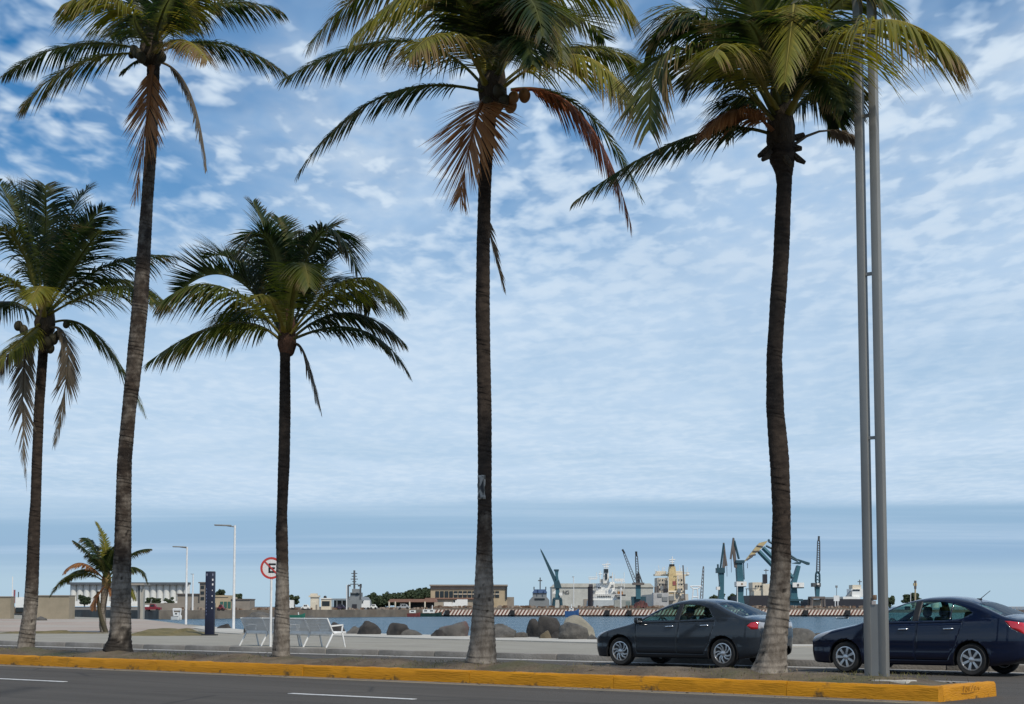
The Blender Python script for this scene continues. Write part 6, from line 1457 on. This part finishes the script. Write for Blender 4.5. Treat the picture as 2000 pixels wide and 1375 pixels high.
h = HB('light_mast', 1778, 1186, 520, 'short white mast left of the beacon tower', 'mast'); h.bars('pole', [(1778.5,1188,1778.5,1157)], .12, WHT)
h = HB('storage_tank', 1826, 1187, 640, 'pale storage tank just above the navy car roof', 'tank'); bm = bmesh.new(); kk = 640/FPX; add_lathe(bm, [(8*kk, 0), (8*kk, 13*kk), (5*kk, 15.5*kk), (.1, 16.5*kk)], 20); from_bm('tank', bm, M_hwhite, h.root, smooth=40)
# breakwater far right
tag(prism('breakwater', [tuple(at(x, 1184, d).xy) for x, d in ((1715,760),(2300,760),(2300,790),(1715,790))], WATER_Z-1, -0.2, mat('breakwater_rock', (0.12,0.10,0.09), 0.95, (0.22,0.18,0.16), 0.5, 0.5, 1)), 'low dark breakwater line at the far right', 'breakwater')
h = HB('pier_rail', 1930, 1191, 765, 'low pale pier railing on the breakwater at right', 'railing'); h.bars('rail', [(1850,1185.5,2100,1185.5),(1850,1188,2100,1188)]+[(1850+8*i,1192,1850+8*i,1185) for i in range(32)], .14, hmat('pier_pale', (0.42,0.38,0.35)))

# boats
def small_boat(px, wl, w, hpx, hullm, label, cabin=None, cm=None, extra=None, flip=1):
    d = 2.9*FPX/(wl-1184.5); h = HB('small_boat', px, wl, d, label, 'boat', 'small boats in the harbour'); k = d/FPX; bm = bmesh.new(); Lg, bw, hh = w*k, max(1.6, w*k*0.26), hpx*k; R = []
    for i in range(13):
        f = i/12; x = (f-.5)*Lg*flip; b = bw/2*(1-max(0, (f-.55)/.45)**2.2)*(0.9+0.1*min(1, f/.15)); z1 = hh*(.8+.35*max(0, (f-.5)/.5)**2)
        b = max(b, .02)
        R.append([bm.verts.new((x, -b, z1)), bm.verts.new((x*0.97, -b*.75, 0)), bm.verts.new((x*.95, 0, -.25)), bm.verts.new((x*.97, b*.75, 0)), bm.verts.new((x, b, z1)), bm.verts.new((x, 0, z1-.12))])
    for A_, B_ in zip(R, R[1:]):
        for j in range(6): bm.faces.new((A_[j], A_[(j+1) % 6], B_[(j+1) % 6], B_[j]))
    bm.faces.new(R[0]); bm.faces.new(R[-1][::-1]); bmesh.ops.recalc_face_normals(bm, faces=bm.faces)
    from_bm('hull', bm, hullm, h.root, smooth=50)
    if cabin:
        x0, y0, x1, y1 = cabin; c = h.box('cabin', x0, y0, x1, y1, 1.8, cm or M_hwhite, -.9); n = max(1, int((x1-x0)/8))
        for i in range(n): h.box('window', x0+(i+.25)*(x1-x0)/n, y0+(y1-y0)*.2, x0+(i+.75)*(x1-x0)/n, y0+(y1-y0)*.55, .06, M_pane, -.95)
    if extra: h.bars('mast', extra, .12, WHT)
    return h
small_boat(838, 1204.2, 50, 8, M_hgreen, 'dark green launch with a white cabin by the striped quay', (826,1190.5,849,1197), None, [(844,1191,844.5,1182)])
small_boat(1117, 1204.8, 28, 14, M_hblue, 'blue tug moored by the striped quay', (1112,1187,1120,1192), M_hwhite, [(1116,1187,1116,1180)])
small_boat(345, 1210.5, 20, 8, M_hwhite, 'white fishing launch with a canopy frame left of the totem', (341,1196,350,1203), None, [(339,1203,338,1189),(352,1203,354,1189),(338,1189,354,1189),(339,1191.5,353,1191.5)])
small_boat(808, 1204.6, 26, 8, hmat('hull_red', (0.20,0.05,0.045)), 'dull red boat left of the green launch', (800,1192,812,1197))
small_boat(578, 1211, 36, 12, hmat('hull_teal', (0.02,0.16,0.11)), 'teal green boat behind the right bench', None, None, [(585,1211,582.5,1196)])
small_boat(1646, 1208.5, 24, 3, M_hwhite, 'low white skiff right of the wavy palm', (1651,1204.5,1656,1206.5), M_black)
small_boat(495, 1205, 24, 7, M_hwhite, 'white boat bow above the big brown boulder', (490,1194,500,1199))

def quay_gear():
    R = random.Random(55); bm = bmesh.new(); o = at(1265, 1188, QD+2)
    for _ in range(420):
        px = R.uniform(842, 1700); d = QD+R.uniform(1, 14); p = at(px, 1186, d); p.z = QZ
        s_ = (R.uniform(.3, 1.6), R.uniform(.3, 1.0), R.uniform(.15, .8)); add_box(bm, p-o+Vector((0, 0, s_[2]/2)), s_, rot=Matrix.Rotation(R.uniform(0, 3), 3, 'Z'))
    for _ in range(160):
        px = R.uniform(340, 836); d = LQ(px)+R.uniform(0, 8); p = at(px, 1186, d); p.z = 0.42
        s_ = (R.uniform(.3, 1.4), R.uniform(.3, .9), R.uniform(.15, .7)); add_box(bm, p-o+Vector((0, 0, s_[2]/2)), s_, rot=Matrix.Rotation(R.uniform(0, 3), 3, 'Z'))
    tag(from_bm('quay_gear', bm, mat('quay_gear', (0.13,0.075,0.045), 0.9, (0.30,0.24,0.19), 0.25, lo=0.45, hi=0.55), None, o), 'brown clutter of gear and rubble along the far quay edge', 'clutter', None, 'stuff')
quay_gear()
